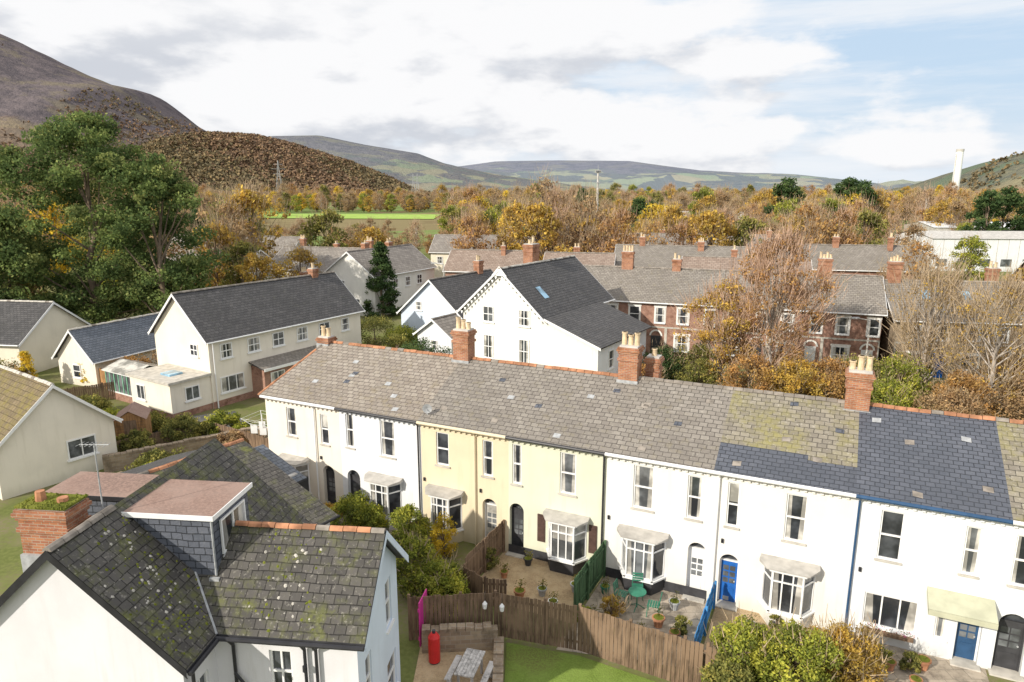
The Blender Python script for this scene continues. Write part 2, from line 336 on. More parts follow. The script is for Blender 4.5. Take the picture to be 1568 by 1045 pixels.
# ------------------------------------------------------------------ ground, hills
m,nt,b=newmat('valley_ground'); v=coords(nt)
near=mixc(nt,ramp(nt,noise(nt,v,.35,5),.4,.6),(.13,.15,.05),(.21,.18,.11)); near=mixc(nt,ramp(nt,noise(nt,v,6,4),.35,.7),near,(.17,.19,.065))
vo=N(nt,'ShaderNodeTexVoronoi'); vo.inputs['Scale'].default_value=.006; nt.links.new(v,vo.inputs['Vector'])
sv=N(nt,'ShaderNodeSeparateColor'); nt.links.new(vo.outputs[1],sv.inputs[0])
far=mixc(nt,ramp(nt,sv.outputs[0],.45,.55),(.19,.26,.09),(.24,.20,.11)); far=mixc(nt,ramp(nt,noise(nt,v,.02,5,.7),.5,.6),far,(.20,.16,.09))
ln=N(nt,'ShaderNodeVectorMath',operation='LENGTH'); nt.links.new(v,ln.inputs[0])
o=mixc(nt,ramp(nt,ln.outputs[1],120,260),near,far); o=mixc(nt,ramp(nt,ln.outputs[1],800,6000),o,(.36,.40,.44))  # far ground fades to blue-grey, distance haze painted into its colour
nt.links.new(o,b.inputs['Base Color']); b.inputs['Roughness'].default_value=1; b.inputs['Specular IOR Level'].default_value=0
MT['ground']=m
P=Part('ground'); P.face(((-30000,-3000,0),(30000,-3000,0),(30000,40000,0),(-30000,40000,0)),'ground'); P.build()
def hill_mat(name,wood,field,moor,ztop,haze,hz=(.46,.53,.64),fs=.004,ns=.03,ff=.5):
    m,nt,b=newmat(name); v=coords(nt); sx=N(nt,'ShaderNodeSeparateXYZ'); nt.links.new(v,sx.inputs[0])
    vw=N(nt,'ShaderNodeMapping'); vw.inputs['Scale'].default_value=(1,.55,1); vw.inputs['Rotation'].default_value=(0,0,.5); nt.links.new(v,vw.inputs[0])
    vo=N(nt,'ShaderNodeTexVoronoi'); vo.inputs['Scale'].default_value=fs; vo.distance='CHEBYCHEV'; nt.links.new(vw.outputs[0],vo.inputs['Vector'])
    sc=N(nt,'ShaderNodeSeparateColor'); nt.links.new(vo.outputs[1],sc.inputs[0])
    fc=mixc(nt,sc.outputs[0],field,[field[0]*1.5,field[1]*1.0,field[2]*1.1])
    fc=mixc(nt,ramp(nt,sc.outputs[1],.45,.5),fc,wood)
    wc=mixc(nt,ramp(nt,noise(nt,v,ns,6,.75),.38,.62),[x*.5 for x in wood],[wood[0]*1.4,wood[1]*1.2,wood[2]])
    w2=mixc(nt,ramp(nt,noise(nt,v,ns*.2,3),.5,.6),wc,[wood[0]*.75,wood[1]*1.0,wood[2]*.8])
    o=mixc(nt,ramp(nt,noise(nt,v,fs*.5,5),ff-.04,ff+.04),w2,fc)
    nz=noise(nt,v,fs*.8,6,.7)
    ad=N(nt,'ShaderNodeMath',operation='MULTIPLY_ADD'); nt.links.new(nz,ad.inputs[0]); ad.inputs[1].default_value=ztop*1.0; nt.links.new(sx.outputs[2],ad.inputs[2])
    mc=mixc(nt,ramp(nt,noise(nt,v,ns*.35,7,.75),.4,.62),moor,[x*.45 for x in moor])
    mc=mixc(nt,ramp(nt,noise(nt,v,ns*.12,5,.7),.5,.62),mc,[moor[0]*1.2,moor[1]*1.25,moor[2]*.8])
    o=mixc(nt,ramp(nt,ad.outputs[0],ztop*.95,ztop*1.15),o,mc)
    o=mixc(nt,haze,o,hz)  # aerial haze tinted into the hill's base colour, layer by layer
    nt.links.new(o,b.inputs['Base Color']); b.inputs['Roughness'].default_value=1; b.inputs['Specular IOR Level'].default_value=0
    bump(nt,b,noise(nt,v,ns,5,.7),1,14*(1-haze)+1); return m
def hill(name,Y,prof,wf,wb,mat,nx=220,ny=50,amp=6,seed=0,pw=1.0):
    xs=np.linspace(prof[0][0],prof[-1][0],nx); cz=np.interp(xs,[p[0] for p in prof],[p[1] for p in prof])
    r=np.random.default_rng(seed)
    ph=r.uniform(0,6.28,(14,2)); vs=[]
    ys=np.linspace(-1,1,ny)
    for t in ys:
        y=Y+(t*wf if t<0 else t*wb); g=math.cos(t*math.pi/2)**2
        g=g**pw
        for x,c in zip(xs,cz):
            n=0
            for k in range(14):
                fq=.0035*1.45**k; n+=math.sin(x*fq*(.6+.4*math.sin(k))+ph[k,0]+1.3*math.sin(y*fq*.7))*math.cos(y*fq+ph[k,1])/(1.3**k)
            yy=y+ n*wf*.02*(1-abs(t))
            z=c*g+n*amp*(.15+.85*(1-g))*min(1,c/60)*(1 if abs(t)<.97 else 0)-3*(1-g)
            vs.append((x,yy,z))
    fs=[(j*nx+i,j*nx+i+1,(j+1)*nx+i+1,(j+1)*nx+i) for j in range(ny-1) for i in range(nx-1)]
    me=bpy.data.meshes.new(name); me.from_pydata(vs,[],fs); me.materials.append(mat)
    for p in me.polygons: p.use_smooth=True
    ob=bpy.data.objects.new(name,me); col.objects.link(ob)
    return np.array(vs).reshape(ny,nx,3)
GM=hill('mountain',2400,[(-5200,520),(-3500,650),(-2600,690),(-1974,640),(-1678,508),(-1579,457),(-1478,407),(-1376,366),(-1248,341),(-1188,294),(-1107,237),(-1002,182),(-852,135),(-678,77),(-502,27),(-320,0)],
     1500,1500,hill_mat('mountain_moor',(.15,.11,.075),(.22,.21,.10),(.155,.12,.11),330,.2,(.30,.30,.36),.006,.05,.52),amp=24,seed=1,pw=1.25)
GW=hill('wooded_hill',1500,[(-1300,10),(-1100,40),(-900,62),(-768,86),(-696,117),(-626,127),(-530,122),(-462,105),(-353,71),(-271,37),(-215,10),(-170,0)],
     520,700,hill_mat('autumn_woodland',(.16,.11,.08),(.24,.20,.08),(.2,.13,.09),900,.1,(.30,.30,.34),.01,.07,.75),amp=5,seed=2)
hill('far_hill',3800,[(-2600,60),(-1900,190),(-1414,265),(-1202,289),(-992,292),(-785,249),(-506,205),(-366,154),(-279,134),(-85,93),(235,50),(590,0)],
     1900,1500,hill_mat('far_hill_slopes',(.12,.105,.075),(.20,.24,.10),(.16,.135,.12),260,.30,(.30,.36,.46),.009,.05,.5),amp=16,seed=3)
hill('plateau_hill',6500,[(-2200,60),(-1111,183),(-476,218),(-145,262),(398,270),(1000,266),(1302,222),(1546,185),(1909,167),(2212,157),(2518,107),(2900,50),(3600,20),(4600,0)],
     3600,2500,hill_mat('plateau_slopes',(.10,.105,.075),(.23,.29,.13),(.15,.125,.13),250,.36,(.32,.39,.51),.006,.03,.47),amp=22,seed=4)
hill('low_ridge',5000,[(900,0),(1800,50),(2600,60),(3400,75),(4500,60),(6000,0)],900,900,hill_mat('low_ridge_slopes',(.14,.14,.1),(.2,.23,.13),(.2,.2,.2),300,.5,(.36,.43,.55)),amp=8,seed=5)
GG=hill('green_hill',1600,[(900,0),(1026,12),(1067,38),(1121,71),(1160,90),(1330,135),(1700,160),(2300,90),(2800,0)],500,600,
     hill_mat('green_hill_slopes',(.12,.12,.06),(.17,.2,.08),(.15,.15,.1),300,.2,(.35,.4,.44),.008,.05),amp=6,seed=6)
P=Part('green_field'); P.face(((-152,385,.3),(-42,370,.3),(-45,440,.3),(-150,450,.3)),'field'); P.build()
# ------------------------------------------------------------------ terrace
A0=math.atan2(-13.48,28.61); EX=Vector((math.cos(A0),math.sin(A0),0)); NX=Vector((-EX.y,EX.x,0)); TO=Vector((-12.54,33.2,0))
def tw(t,off=0,z=0): return TO+EX*t+NX*off+Vector((0,0,z))
EZ,RZ,RY=5.52,7.5,4.0
def arch(P,a,b,spring,mat,y=0):
    r=(b-a)/2; c=(a+b)/2; n=10
    for k in range(n):
        t0=math.pi*k/n; t1=math.pi*(k+1)/n
        p0=(c-r*math.cos(t0),y,spring+r*math.sin(t0)); p1=(c-r*math.cos(t1),y,spring+r*math.sin(t1))
        P.face((p0,p1,(p1[0],y,spring+r),(p0[0],y,spring+r)),mat)
        q0=(p0[0],y+.3,p0[2]);q1=(p1[0],y+.3,p1[2]); P.face((p0,q0,q1,p1),mat)
def bay(Wn,Wl,a,b,wm,fr='upvc',z1=2.22,proj=.62,sh=False,blind=False):
    k=.36; zb=.62
    base=[(a,0),(a+k,-proj),(b-k,-proj),(b,0)]
    for i in range(3):
        p,q=base[i],base[i+1]
        Wl.face(((p[0],p[1],-.1),(q[0],q[1],-.1),(q[0],q[1],zb),(p[0],p[1],zb)),wm)
        L_=math.hypot(q[0]-p[0],q[1]-p[1]); an=math.atan2(q[1]-p[1],q[0]-p[0])
        Wn.M=Matrix.Translation((p[0],p[1],0))@Matrix.Rotation(an,4,'Z')
        if i==1: window(Wn,0,L_,zb,z1,.06,fr,sash=False,mull=2,sill=fr,curt=3 if blind else random.choice([1,2]),t=.06)
        else: window(Wn,0,L_,zb,z1,.06,fr,sash=False,sill=fr,curt=3 if blind else 0,t=.06)
        Wn.box(.06,L_-.06,.01,.05,z1-.42,z1-.37,fr)
        Wn.M=Matrix.Identity(4)
    o=.08; top=[(a-.06,0.0),(a+k-.07,-proj-o),(b-k+.07,-proj-o),(b+.06,0.0)]
    za,zb_=z1,z1+.1
    Wn.face([(x,y,za) for x,y in top][::-1],fr)
    for i in range(3):
        p,q=top[i],top[i+1]; Wn.face(((p[0],p[1],za),(q[0],q[1],za),(q[0],q[1],zb_),(p[0],p[1],zb_)),fr)
    # plain shallow canopy slab, front edge chamfered
    zt=z1+.1; e_=.14
    A_=[(a-.1,-.004,zt+.16),(a-.12,-.3,zt+.11),(a+k-.18,-proj-e_,zt+.04),(b-k+.18,-proj-e_,zt+.04),(b+.12,-.3,zt+.11),(b+.1,-.004,zt+.16)]
    Wn.face(A_,'canopy'); B_=[(p[0],p[1],zt-.005) for p in A_]; Wn.face(B_[::-1],'canopy')
    for i in range(6): Wn.face((B_[i],B_[(i+1)%6],A_[(i+1)%6],A_[i]),'canopy')
def thouse(t0,t1,wm,rm,ups,door=None,dc='dark',bayx=None,gutter='upvc',pipe=None,left_end=False,extra=None,roof_fn=None,plinth=None,bk={},right_end=False,rt='terra'):
    E=empty('terraced_house',tw(t0),A0); Wd=t1-t0
    Wl=Part('walls',E); Wn=Part('windows',E); R=Part('roof',E); T=Part('trim',E)
    ops=[(a-t0,b-t0,c,d) for a,b,c,d in ups]
    if door: ops.append((door[0]-t0,door[1]-t0,0,door[2],.3))
    if extra: ops+= [(x[0]-t0,x[1]-t0,x[2],x[3]) for x in extra]
    wall(Wl,Wd,-.2,EZ-.02,ops,wm)
    for a,b,c,d in [(a-t0,b-t0,c,d) for a,b,c,d in ups]: window(Wn,a,b,c,d,sill='stone')
    if extra:
        for x in extra: window(Wn,x[0]-t0,x[1]-t0,x[2],x[3],sash=False,mull=x[4],sill='upvc')
    if door:
        a,b,zt=door[0]-t0,door[1]-t0,door[2]
        r=(b-a)/2
        if door[3]: arch(Wl,a,b,zt-r,wm)
        fcol='upvc' if dc!='dark' else 'dark'
        Wn.face(((a,.29,0),(b,.29,0),(b,.29,zt),(a,.29,zt)),'glass')
        dz=zt-r+.02 if door[3] else zt-.05
        Wn.box(a+.05,b-.05,.23,.28,.06,dz-.06,dc); Wn.box(a,a+.05,.2,.285,0,dz,fcol); Wn.box(b-.05,b,.2,.285,0,dz,fcol); Wn.box(a+.05,b-.05,.2,.285,dz-.06,dz,fcol)
        w=b-a
        for i in range(2):
            for j in range(3):
                xa=a+.11+i*(w-.22)/2+.02; xb=a+.11+(i+1)*(w-.22)/2-.02
                za=.85+j*.26; Wn.face(((xa,.226,za),(xb,.226,za),(xb,.226,za+.2),(xa,.226,za+.2)),'glass2')
        Wn.box(a+.15,b-.15,.215,.229,.2,.65,dc); Wn.tube((b-.14,.2,.95),(b-.14,.23,.95),.03,.03,'lead',8)
        T.box(a-.08,b+.08,-.3,.28,-.05,.06,'stone')
    if bayx: bay(Wn,Wl,bayx[0]-t0,bayx[1]-t0,plinth or wm,**bk)
    if plinth: T.box(0.003,Wd-.003,-.025,-.002,-.1,.42,plinth)
    T.box(0.002,Wd-.002,-.09,-.002,EZ-.2,EZ-.12,'upvc')
    x=.1
    while x<Wd-.12: T.box(x,x+.11,-.085,-.002,EZ-.33,EZ-.2,wm); x+=.27
    T.box(0,Wd,-.2,-.002,EZ-.118,EZ-.10,'upvc')
    T.tube((0,-.29,EZ-.07),(Wd,-.29,EZ-.07),.07,.07,gutter,8)
    if pipe is not None:
        px=pipe-t0; T.tube((px,-.09,0),(px,-.09,EZ-.3),.04,.04,gutter,8); T.tube((px,-.09,EZ-.3),(px,-.27,EZ-.1),.04,.04,gutter,8)
        T.box(px+.4,px+.62,-.02,-.003,.25,.4,'lead'); T.tube((px+.25,-.05,2.6),(px+.25,-.05,2.75),.05,.05,'black')
    lx=-.15 if left_end else 0; ln=.75 if left_end else 0
    sl=(RZ-EZ)/(RY+.28)
    def pt(x,y): return (x,y,EZ-.0+(y+.28)*sl)
    if roof_fn: roof_fn(R,Wd,pt)
    else: roofplane(R,(pt(lx,-.28),pt(Wd,-.28),pt(Wd,RY),pt(ln,RY)),rm)
    roofplane(R,((Wd,2*RY+.28,EZ),(lx,2*RY+.28,EZ),(ln,RY,RZ),(Wd,RY,RZ)),rm)
    r_=random.Random(int(t0*10))   # a few slipped or replaced slates
    for k in range(5):
        x=r_.uniform(.3,Wd-.6); y=r_.uniform(0,RY-.5); a_=r_.uniform(-.05,.05)
        q=[pt(x,y),pt(x+.3,y+a_),pt(x+.3,y+.22+a_),pt(x,y+.22)]; q=[(p[0],p[1],p[2]+.012) for p in q]
        R.face(q,r_.choice(['ridgegrey','r_new','lead','ridgegrey']))
    if left_end:
        Wl.face(((0,2*RY,-.2),(0,0,-.2),(0,0,EZ-.02),(0,2*RY,EZ-.02)),wm)
        Wl.face(((0,0,EZ-.02),(.68,RY,RZ-.1),(0,2*RY,EZ-.02)),wm)
        a_,b_=Vector(pt(lx,-.28)),Vector(pt(ln,RY)); ridge_tiles(T,a_+Vector((0,0,.02)),b_+Vector((0,0,.02)),'terra',.07)
    if right_end: Wl.face(((Wd,0,-.2),(Wd,2*RY,-.2),(Wd,2*RY,EZ-.02),(Wd,RY,RZ-.1),(Wd,0,EZ-.02)),wm)
    Wl.face(((Wd,2*RY,-.2),(0,2*RY,-.2),(0,2*RY,EZ-.02),(Wd,2*RY,EZ-.02)),wm)
    ridge_tiles(T,(ln,RY,RZ+.02),(Wd,RY,RZ+.02),rt)
    return E,Wl,Wn,R,T
def fin(*ps):
    for p in ps: p.build()
def aerial(P,x,y,z0,z1):
    P.tube((x,y,z0),(x,y,z1),.018,.018,'lead',6); P.tube((x-.4,y,z1-.05),(x+.4,y,z1-.02),.012,.012,'lead',5)
    for k in range(7): P.tube((x-.38+k*.12,y-.16,z1-.03),(x-.38+k*.12,y+.16,z1-.03),.006,.006,'lead',4)
def h(*a,**k):
    chim=k.pop('chim',None); fn=k.pop('fn',None)
    E,Wl,Wn,R,T=thouse(*a,**k)
    if chim is not None:
        C=Part('chimney_stack',E)
        for c in chim: chimney(C,c[0]-a[0],RY+c[3],c[1],c[2],c[4],c[5],c[6])
        C.build()
    if fn: fn(E,Wl,Wn,R,T)
    fin(Wl,Wn,R,T)
h(0,4.7,'cream2','r_brown',[(1.35,1.95,3.5,5.0),(3.5,3.98,3.4,4.95)],door=(3.5,4.2,2.3,True),bayx=(1.0,2.6),left_end=True,pipe=3.2,chim=[(.75,7.0,7.75,0,.7,.6,2)],bk=dict(blind=True))
h(4.7,9.3,'white2','r_brown',[(5.05,5.5,3.5,5.25),(7.05,7.85,3.4,5.15)],door=(5.0,5.75,2.35,True),bayx=(6.4,8.15),pipe=9.2,gutter='black')
h(9.3,13.7,'yellow','r_grey',[(10.1,10.75,3.5,5.05),(12.45,12.95,3.4,5.05)],door=(12.42,13.12,2.35,True),dc='curtain',bayx=(9.75,11.4),pipe=12.1,gutter='yellow',chim=[(9.35,7.0,8.9,0,.85,.7,3)])
def shut(E,Wl,Wn,R,T):
    for x in (1.55,3.85): 
        T.box(x-.17,x+.17,-.05,-.003,.9,2.15,'shutter')
        for k in range(9): T.box(x-.13,x+.13,-.065,-.05,.98+k*.125,1.04+k*.125,'shutter')
h(13.7,18.05,'green','r_grey',[(13.88,14.3,3.3,5.1),(16.05,16.75,3.3,5.1)],door=(13.75,14.42,2.4,True),bayx=(15.55,17.3),pipe=17.95,gutter='black',fn=shut,plinth='dark',bk=dict(blind=True))
h(18.05,22.2,'white','r_grey',[(19.15,19.95,3.3,5.1),(21.25,21.8,3.3,5.05)],door=(21.4,22.08,2.35,True),dc='upvc',bayx=(18.75,20.55),plinth='dark',rt='ridgegrey',chim=[(17.75,7.0,8.9,0,.85,.75,3),(18.6,7.0,8.3,.9,.6,.6,1)])
def r6(R,Wd,pt):
    y1=.95
    roofplane(R,(pt(0,-.28),pt(Wd,-.28),pt(Wd,y1-.1),pt(3.1,y1-.1),pt(3.1,y1+.14),pt(0,y1+.14)),'r_new'); roofplane(R,(pt(0,y1+.14),pt(3.1,y1+.14),pt(3.1,y1-.1),pt(Wd,y1-.1),pt(Wd,RY),pt(0,RY)),'r_moss')
h(22.2,26.9,'white','r_moss',[(22.72,23.15,3.3,5.05),(24.75,25.45,3.2,5.0)],door=(22.6,23.3,2.15,True),dc='bluedoor',bayx=(24.15,25.95),roof_fn=r6,pipe=22.4,rt='ridgegrey')
def h7(E,Wl,Wn,R,T):
    T.face(((2.45,-.85,2.2),(4.35,-.85,2.2),(4.35,-.005,2.55),(2.45,-.005,2.55)),'awning'); T.box(2.45,4.35,-.87,-.8,2.0,2.19,'awning')
    T.face(((4.35,-.85,2.0),(4.35,-.005,2.35),(4.35,-.005,2.55),(4.35,-.85,2.2)),'awning'); T.face(((2.45,-.85,2.0),(2.45,-.85,2.2),(2.45,-.005,2.55),(2.45,-.005,2.35)),'awning')
    for x in (2.6,4.2): T.tube((x,-.75,2.1),(x,-.004,1.7),.02,.02,'upvc',5)
    T.box(.7,2.25,-.2,-.073,.42,.55,'wood')
    q=random.Random(4)
    for k in range(60):
        x=q.uniform(.72,2.23); z=q.uniform(.55,.72); y=q.uniform(-.2,-.08); T.face(((x,y,z),(x+.06,y+.02,z+.02),(x+.03,y-.02,z+.07)),q.choice(['moss','red','pink','moss','moss']))
h(26.9,31.3,'white2','r_new',[(27.75,28.45,3.2,5.0),(30.2,30.65,3.25,4.95)],door=(30.35,31.05,2.0,False),dc='navy',extra=[(27.55,29.2,.6,1.85,2),(29.72,30.05,.7,1.95,0)],pipe=27.05,gutter='navy',fn=h7,chim=[(26.8,6.9,8.8,0,.85,.75,3)])
h(31.3,35.8,'white2','r_moss',[(31.55,32.2,3.2,4.95),(33.8,34.4,3.2,4.95)],door=(31.45,32.25,2.2,True),dc='dark',bayx=(33,34.8),pipe=35.7)
h(35.8,40.3,'white','r_brown',[(36.5,37.1,3.2,4.95),(38.8,39.4,3.2,4.95)],door=(36.3,37.0,2.2,True),bayx=(38,39.8),right_end=True,chim=[(36,6.9,8.8,0,.85,.75,3)])
P=Part('satellite_dish',loc=tw(9.6,.15,5.8)); 
P.tube((0,0,-.25),(0,0,.1),.02,.02,'lead'); 
for i in range(12):
    a,b_=2*math.pi*i/12,2*math.pi*(i+1)/12
    P.face(((0,-.06,.25),(.22*math.cos(a),-.12,.25+.22*math.sin(a)),(.22*math.cos(b_),-.12,.25+.22*math.sin(b_))),'lead')
P.tube((0,-.06,.2),(0,-.4,.1),.015,.015,'lead'); P.build()
# ------------------------------------------------------------------ generic house
def ghouse(name,org,angd,Lx,Wy,ez,rz,wm,rm,front=[],g0=[],g1=[],back=[],chims=[],ov=.3,barge='upvc',z0=-.3,rt=None,fn=None,sky_l=[],wg1=None,cm='chim',gut='upvc',sur=None,wf=None,cpot='pot'):
    E=empty(name,(org[0],org[1],0),math.radians(angd))
    Wl=Part('walls',E); Wn=Part('windows',E); R=Part('roof',E); T=Part('trim',E)
    Wl.face(((0,0,z0),(Lx,0,z0),(Lx,0,ez),(0,0,ez)),wf or wm); Wl.face(((Lx,Wy,z0),(0,Wy,z0),(0,Wy,ez),(Lx,Wy,ez)),wm)
    zt=rz-.06
    Wl.face(((0,Wy,z0),(0,0,z0),(0,0,ez),(0,Wy/2,zt),(0,Wy,ez)),wm); Wl.face(((Lx,0,z0),(Lx,Wy,z0),(Lx,Wy,ez),(Lx,Wy/2,zt),(Lx,0,ez)),wg1 or wm)
    sl=(rz-ez)/(Wy/2); e0=ez-ov*sl+.06
    r1=rz+.06
    roofplane(R,((-ov,-ov,e0),(Lx+ov,-ov,e0),(Lx+ov,Wy/2,r1),(-ov,Wy/2,r1)),rm,.1)
    roofplane(R,((Lx+ov,Wy+ov,e0),(-ov,Wy+ov,e0),(-ov,Wy/2,r1),(Lx+ov,Wy/2,r1)),rm,.1)
    for x in (-ov-.03,Lx+ov+.002):
        for (ya,za,yb,zb) in ((-ov,e0,Wy/2,r1),(Wy+ov,e0,Wy/2,r1)):
            T.face(((x,ya,za-.2),(x,yb,zb-.2),(x,yb,zb),(x,ya,za)),barge); T.face(((x+.03,ya,za),(x+.03,yb,zb),(x+.03,yb,zb-.2),(x+.03,ya,za-.2)),barge)
            T.face(((x,ya,za),(x,yb,zb),(x+.03,yb,zb),(x+.03,ya,za)),barge); T.face(((x,ya,za-.2),(x+.03,ya,za-.2),(x+.03,yb,zb-.2),(x,yb,zb-.2)),barge)
    T.tube((-ov,-ov-.06,e0-.03),(Lx+ov,-ov-.06,e0-.03),.06,.06,gut,6); T.tube((-ov,Wy+ov+.06,e0-.03),(Lx+ov,Wy+ov+.06,e0-.03),.06,.06,gut,6)
    ridge_tiles(T,(-ov,Wy/2,r1+.02),(Lx+ov,Wy/2,r1+.02),rt or 'ridgegrey')
    for k,M in ((0,side(0,0,0)),(1,side(0,Wy,-math.pi/2)),(2,side(Lx,0,math.pi/2)),(3,side(Lx,Wy,math.pi))):
        Wn.M=M
        for w in (front,g0,g1,back)[k]:
            swindow(Wn,w[0],w[1],w[2],w[3],mull=w[4] if len(w)>4 else 0,sash=w[5] if len(w)>5 else True,sur=sur)
        Wn.M=Matrix.Identity(4)
    for x,y in sky_l:
        z=ez+y*sl+.1; R.face(((x,y,z),(x+.7,y,z),(x+.7,y+.9,z+.9*sl),(x,y+.9,z+.9*sl)),'sky_light')
    if chims:
        C=Part('chimney_stack',E)
        for c in chims: chimney(C,c[0],c[1],c[2],c[3],c[4],c[5],c[6],cm,pot=cpot,collar=False)
        C.build()
    if fn: fn(E,Wl,Wn,R,T)
    fin(Wl,Wn,R,T); return E
def b3(E,Wl,Wn,R,T):
    Wl.box(-3.1,-.002,.1,5.0,.45,2.55,'cream2'); Wl.box(-3.09,-.003,.11,4.99,-.2,.45,'brick')
    R.box(-3.3,-.004,-.1,5.2,2.55,2.72,'stone'); R.box(-2.2,-1.2,1.5,2.6,2.72,2.86,'sky_light')
    Wn.M=side(-3.1,.1,0); swindow(Wn,1.6,1.6,1.1,1.0,mull=1,sash=False); Wn.M=side(-3.1,5.0,-math.pi/2); swindow(Wn,1.3,1.5,1.0,1.1,mull=1,sash=False); Wn.M=Matrix.Identity(4)
    Wl.box(3.4,11.5,-1.5,-.002,-.2,2.5,'brick'); roofplane(R,((3.2,-1.8,2.45),(11.8,-1.8,2.45),(11.8,-.004,2.85),(3.2,-.004,2.85)),'r_grey')
    T.box(3.2,11.8,-1.86,-1.8,2.3,2.5,'upvc')
    Wn.M=side(3.4,-1.5,0)
    for x in (1.2,3.2,6.4): swindow(Wn,x,1.5,1.3,1.1,mull=1,sash=False)
    Wn.box(4.4,5.3,-.04,0,0,2.05,'upvc'); Wn.M=Matrix.Identity(4)
    T.box(-.02,15.02,-.02,-.002,-.2,.5,'brick'); T.tube((.3,-.1,0),(.3,-.1,5.1),.05,.05,'upvc'); 
ghouse('cream_house',(-21.7,47.5),58,15.2,6.6,5.2,8.2,'cream','r_dark',front=[(1.4,4.1,1.0,1.1,1),(3.8,4.1,1.1,1.1,1),(6.1,4.1,1.1,1.1,1),(8.5,4.1,1.1,1.1,1),(10.9,4.1,1.2,1.1,1),(13.3,4.1,.9,1.1),(1.7,1.6,2.0,1.2,2,False)],
   g0=[(4.9,4.2,.9,.9,1)],fn=b3,chims=[(13,3.3,8.0,8.8,.6,.6,1)],wf='cream2')
P=Part('conservatory',loc=(-26.6,50.9,0),ang=math.radians(148))
P.box(0,3.6,0,2.8,-.1,.55,'brick')
for x0,x1,y0,y1 in ((0,3.6,0,.05),(0,3.6,2.75,2.8),(3.55,3.6,.06,2.74),(0,.05,.06,2.74)):
    P.box(x0,x1,y0,y1,.55,.65,'upvc'); P.box(x0,x1,y0,y1,2.1,2.2,'upvc')
for i in range(7):
    x=i*.583; P.box(x,x+.07,-.01,.06,.65,2.1,'gframe'); P.box(x,x+.07,2.74,2.81,.65,2.1,'gframe')
for i in range(5): P.box(3.545,3.61,i*.66,i*.66+.07,.65,2.1,'gframe')
P.face(((.06,.03,.65),(3.54,.03,.65),(3.54,.03,2.1),(.06,.03,2.1)),'glass2'); P.face(((3.54,2.77,.65),(.06,2.77,.65),(.06,2.77,2.1),(3.54,2.77,2.1)),'glass2'); P.face(((3.58,.1,.65),(3.58,2.7,.65),(3.58,2.7,2.1),(3.58,.1,2.1)),'glass2')
roofplane(P,((-.1,-.15,2.2),(3.75,-.15,2.2),(3.75,1.4,2.75),(-.1,1.4,2.75)),'curtain',.05,'upvc'); roofplane(P,((3.75,2.95,2.2),(-.1,2.95,2.2),(-.1,1.4,2.75),(3.75,1.4,2.75)),'curtain',.05,'upvc')
P.build()
ghouse('cream_bungalow',(-34.4,38.2),-34.8,10,5.8,2.9,5.5,'cream2','r_mossbrown',g1=[(4.0,1.65,1.5,1.1,1,False)],chims=[],rt='stone')
ghouse('slate_outbuilding',(-33.3,52.8),67,8.5,4.4,2.4,4.6,'cream2','r_bluegrey',g0=[(2.2,1.2,.9,1.1)],rt='stone')
ghouse('brown_roof_house',(-55,58),-8,13.5,8,3.0,5.8,'cream','r_dark',front=[(3,1.5,1.4,1.2,1),(8,1.5,1.4,1.2,1)],rt='stone')
def b4(E,Wl,Wn,R,T):
    yy=-4.6
    Wl.face(((0,-.002,-.3),(0,yy,-.3),(0,yy,4.7),(0,-.002,6.3)),'white'); Wl.face(((0,yy,-.3),(9,yy,-.3),(9,yy,4.7),(0,yy,4.7)),'white2'); Wl.face(((9,yy,-.3),(9,0,-.3),(9,0,6.3),(9,yy,4.7)),'white')
    roofplane(R,((-.3,yy-.35,4.62),(9.3,yy-.35,4.62),(9.3,-.25,6.3),(-.3,-.25,6.3)),'r_dark')
    T.face(((-.31,yy-.35,4.42),(-.31,-.25,6.1),(-.31,-.25,6.3),(-.31,yy-.35,4.62))[::-1],'upvc')
    Wn.M=side(0,yy,0); swindow(Wn,2.2,3.3,.9,1.4); swindow(Wn,5.5,3.3,.9,1.4); Wn.M=Matrix.Identity(4)
    T.face(((-.34,3.0,9.2),(-.34,4.4,9.2),(-.34,3.7,9.95))[::-1],'upvc')
    for k in range(11):
        y=.1+k*.33; z=6.25+k*.295
        for yv in (y,7.4-y): T.face(((-.345,yv-.12,z-.05),(-.345,yv+.12,z-.05),(-.345,yv,z-.3))[::-1],'upvc')
ghouse('white_gable_house',(2.3,50.0),57,11.5,7.4,6.4,9.7,'white','r_dark',g0=[(7.4-4.94,6.1,1.0,1.25,1),(7.4-1.63,6.1,1.0,1.25,1),(7.4-4.94,3.5,.95,1.9,1),(7.4-1.63,3.5,.95,1.9,1)],
   chims=[(5.5,4.4,8.8,11.2,1.1,.9,2)],fn=b4,ov=.35,sky_l=[(2.0,1.0)],rt='stone')
ghouse('white_cottage',(-4.6,64.2),57,10,8,3.6,7.0,'blue','r_dark',g0=[(2.4,4.3,.8,.9),(5,2.0,1.2,1.2,1)],chims=[(8,4,6.8,8.2,.8,.7,2)])
ghouse('white_outhouse',(-5.5,60.5),57,4.5,4,2.6,4.0,'white2','r_far',g0=[(2,1.6,.8,.9)])
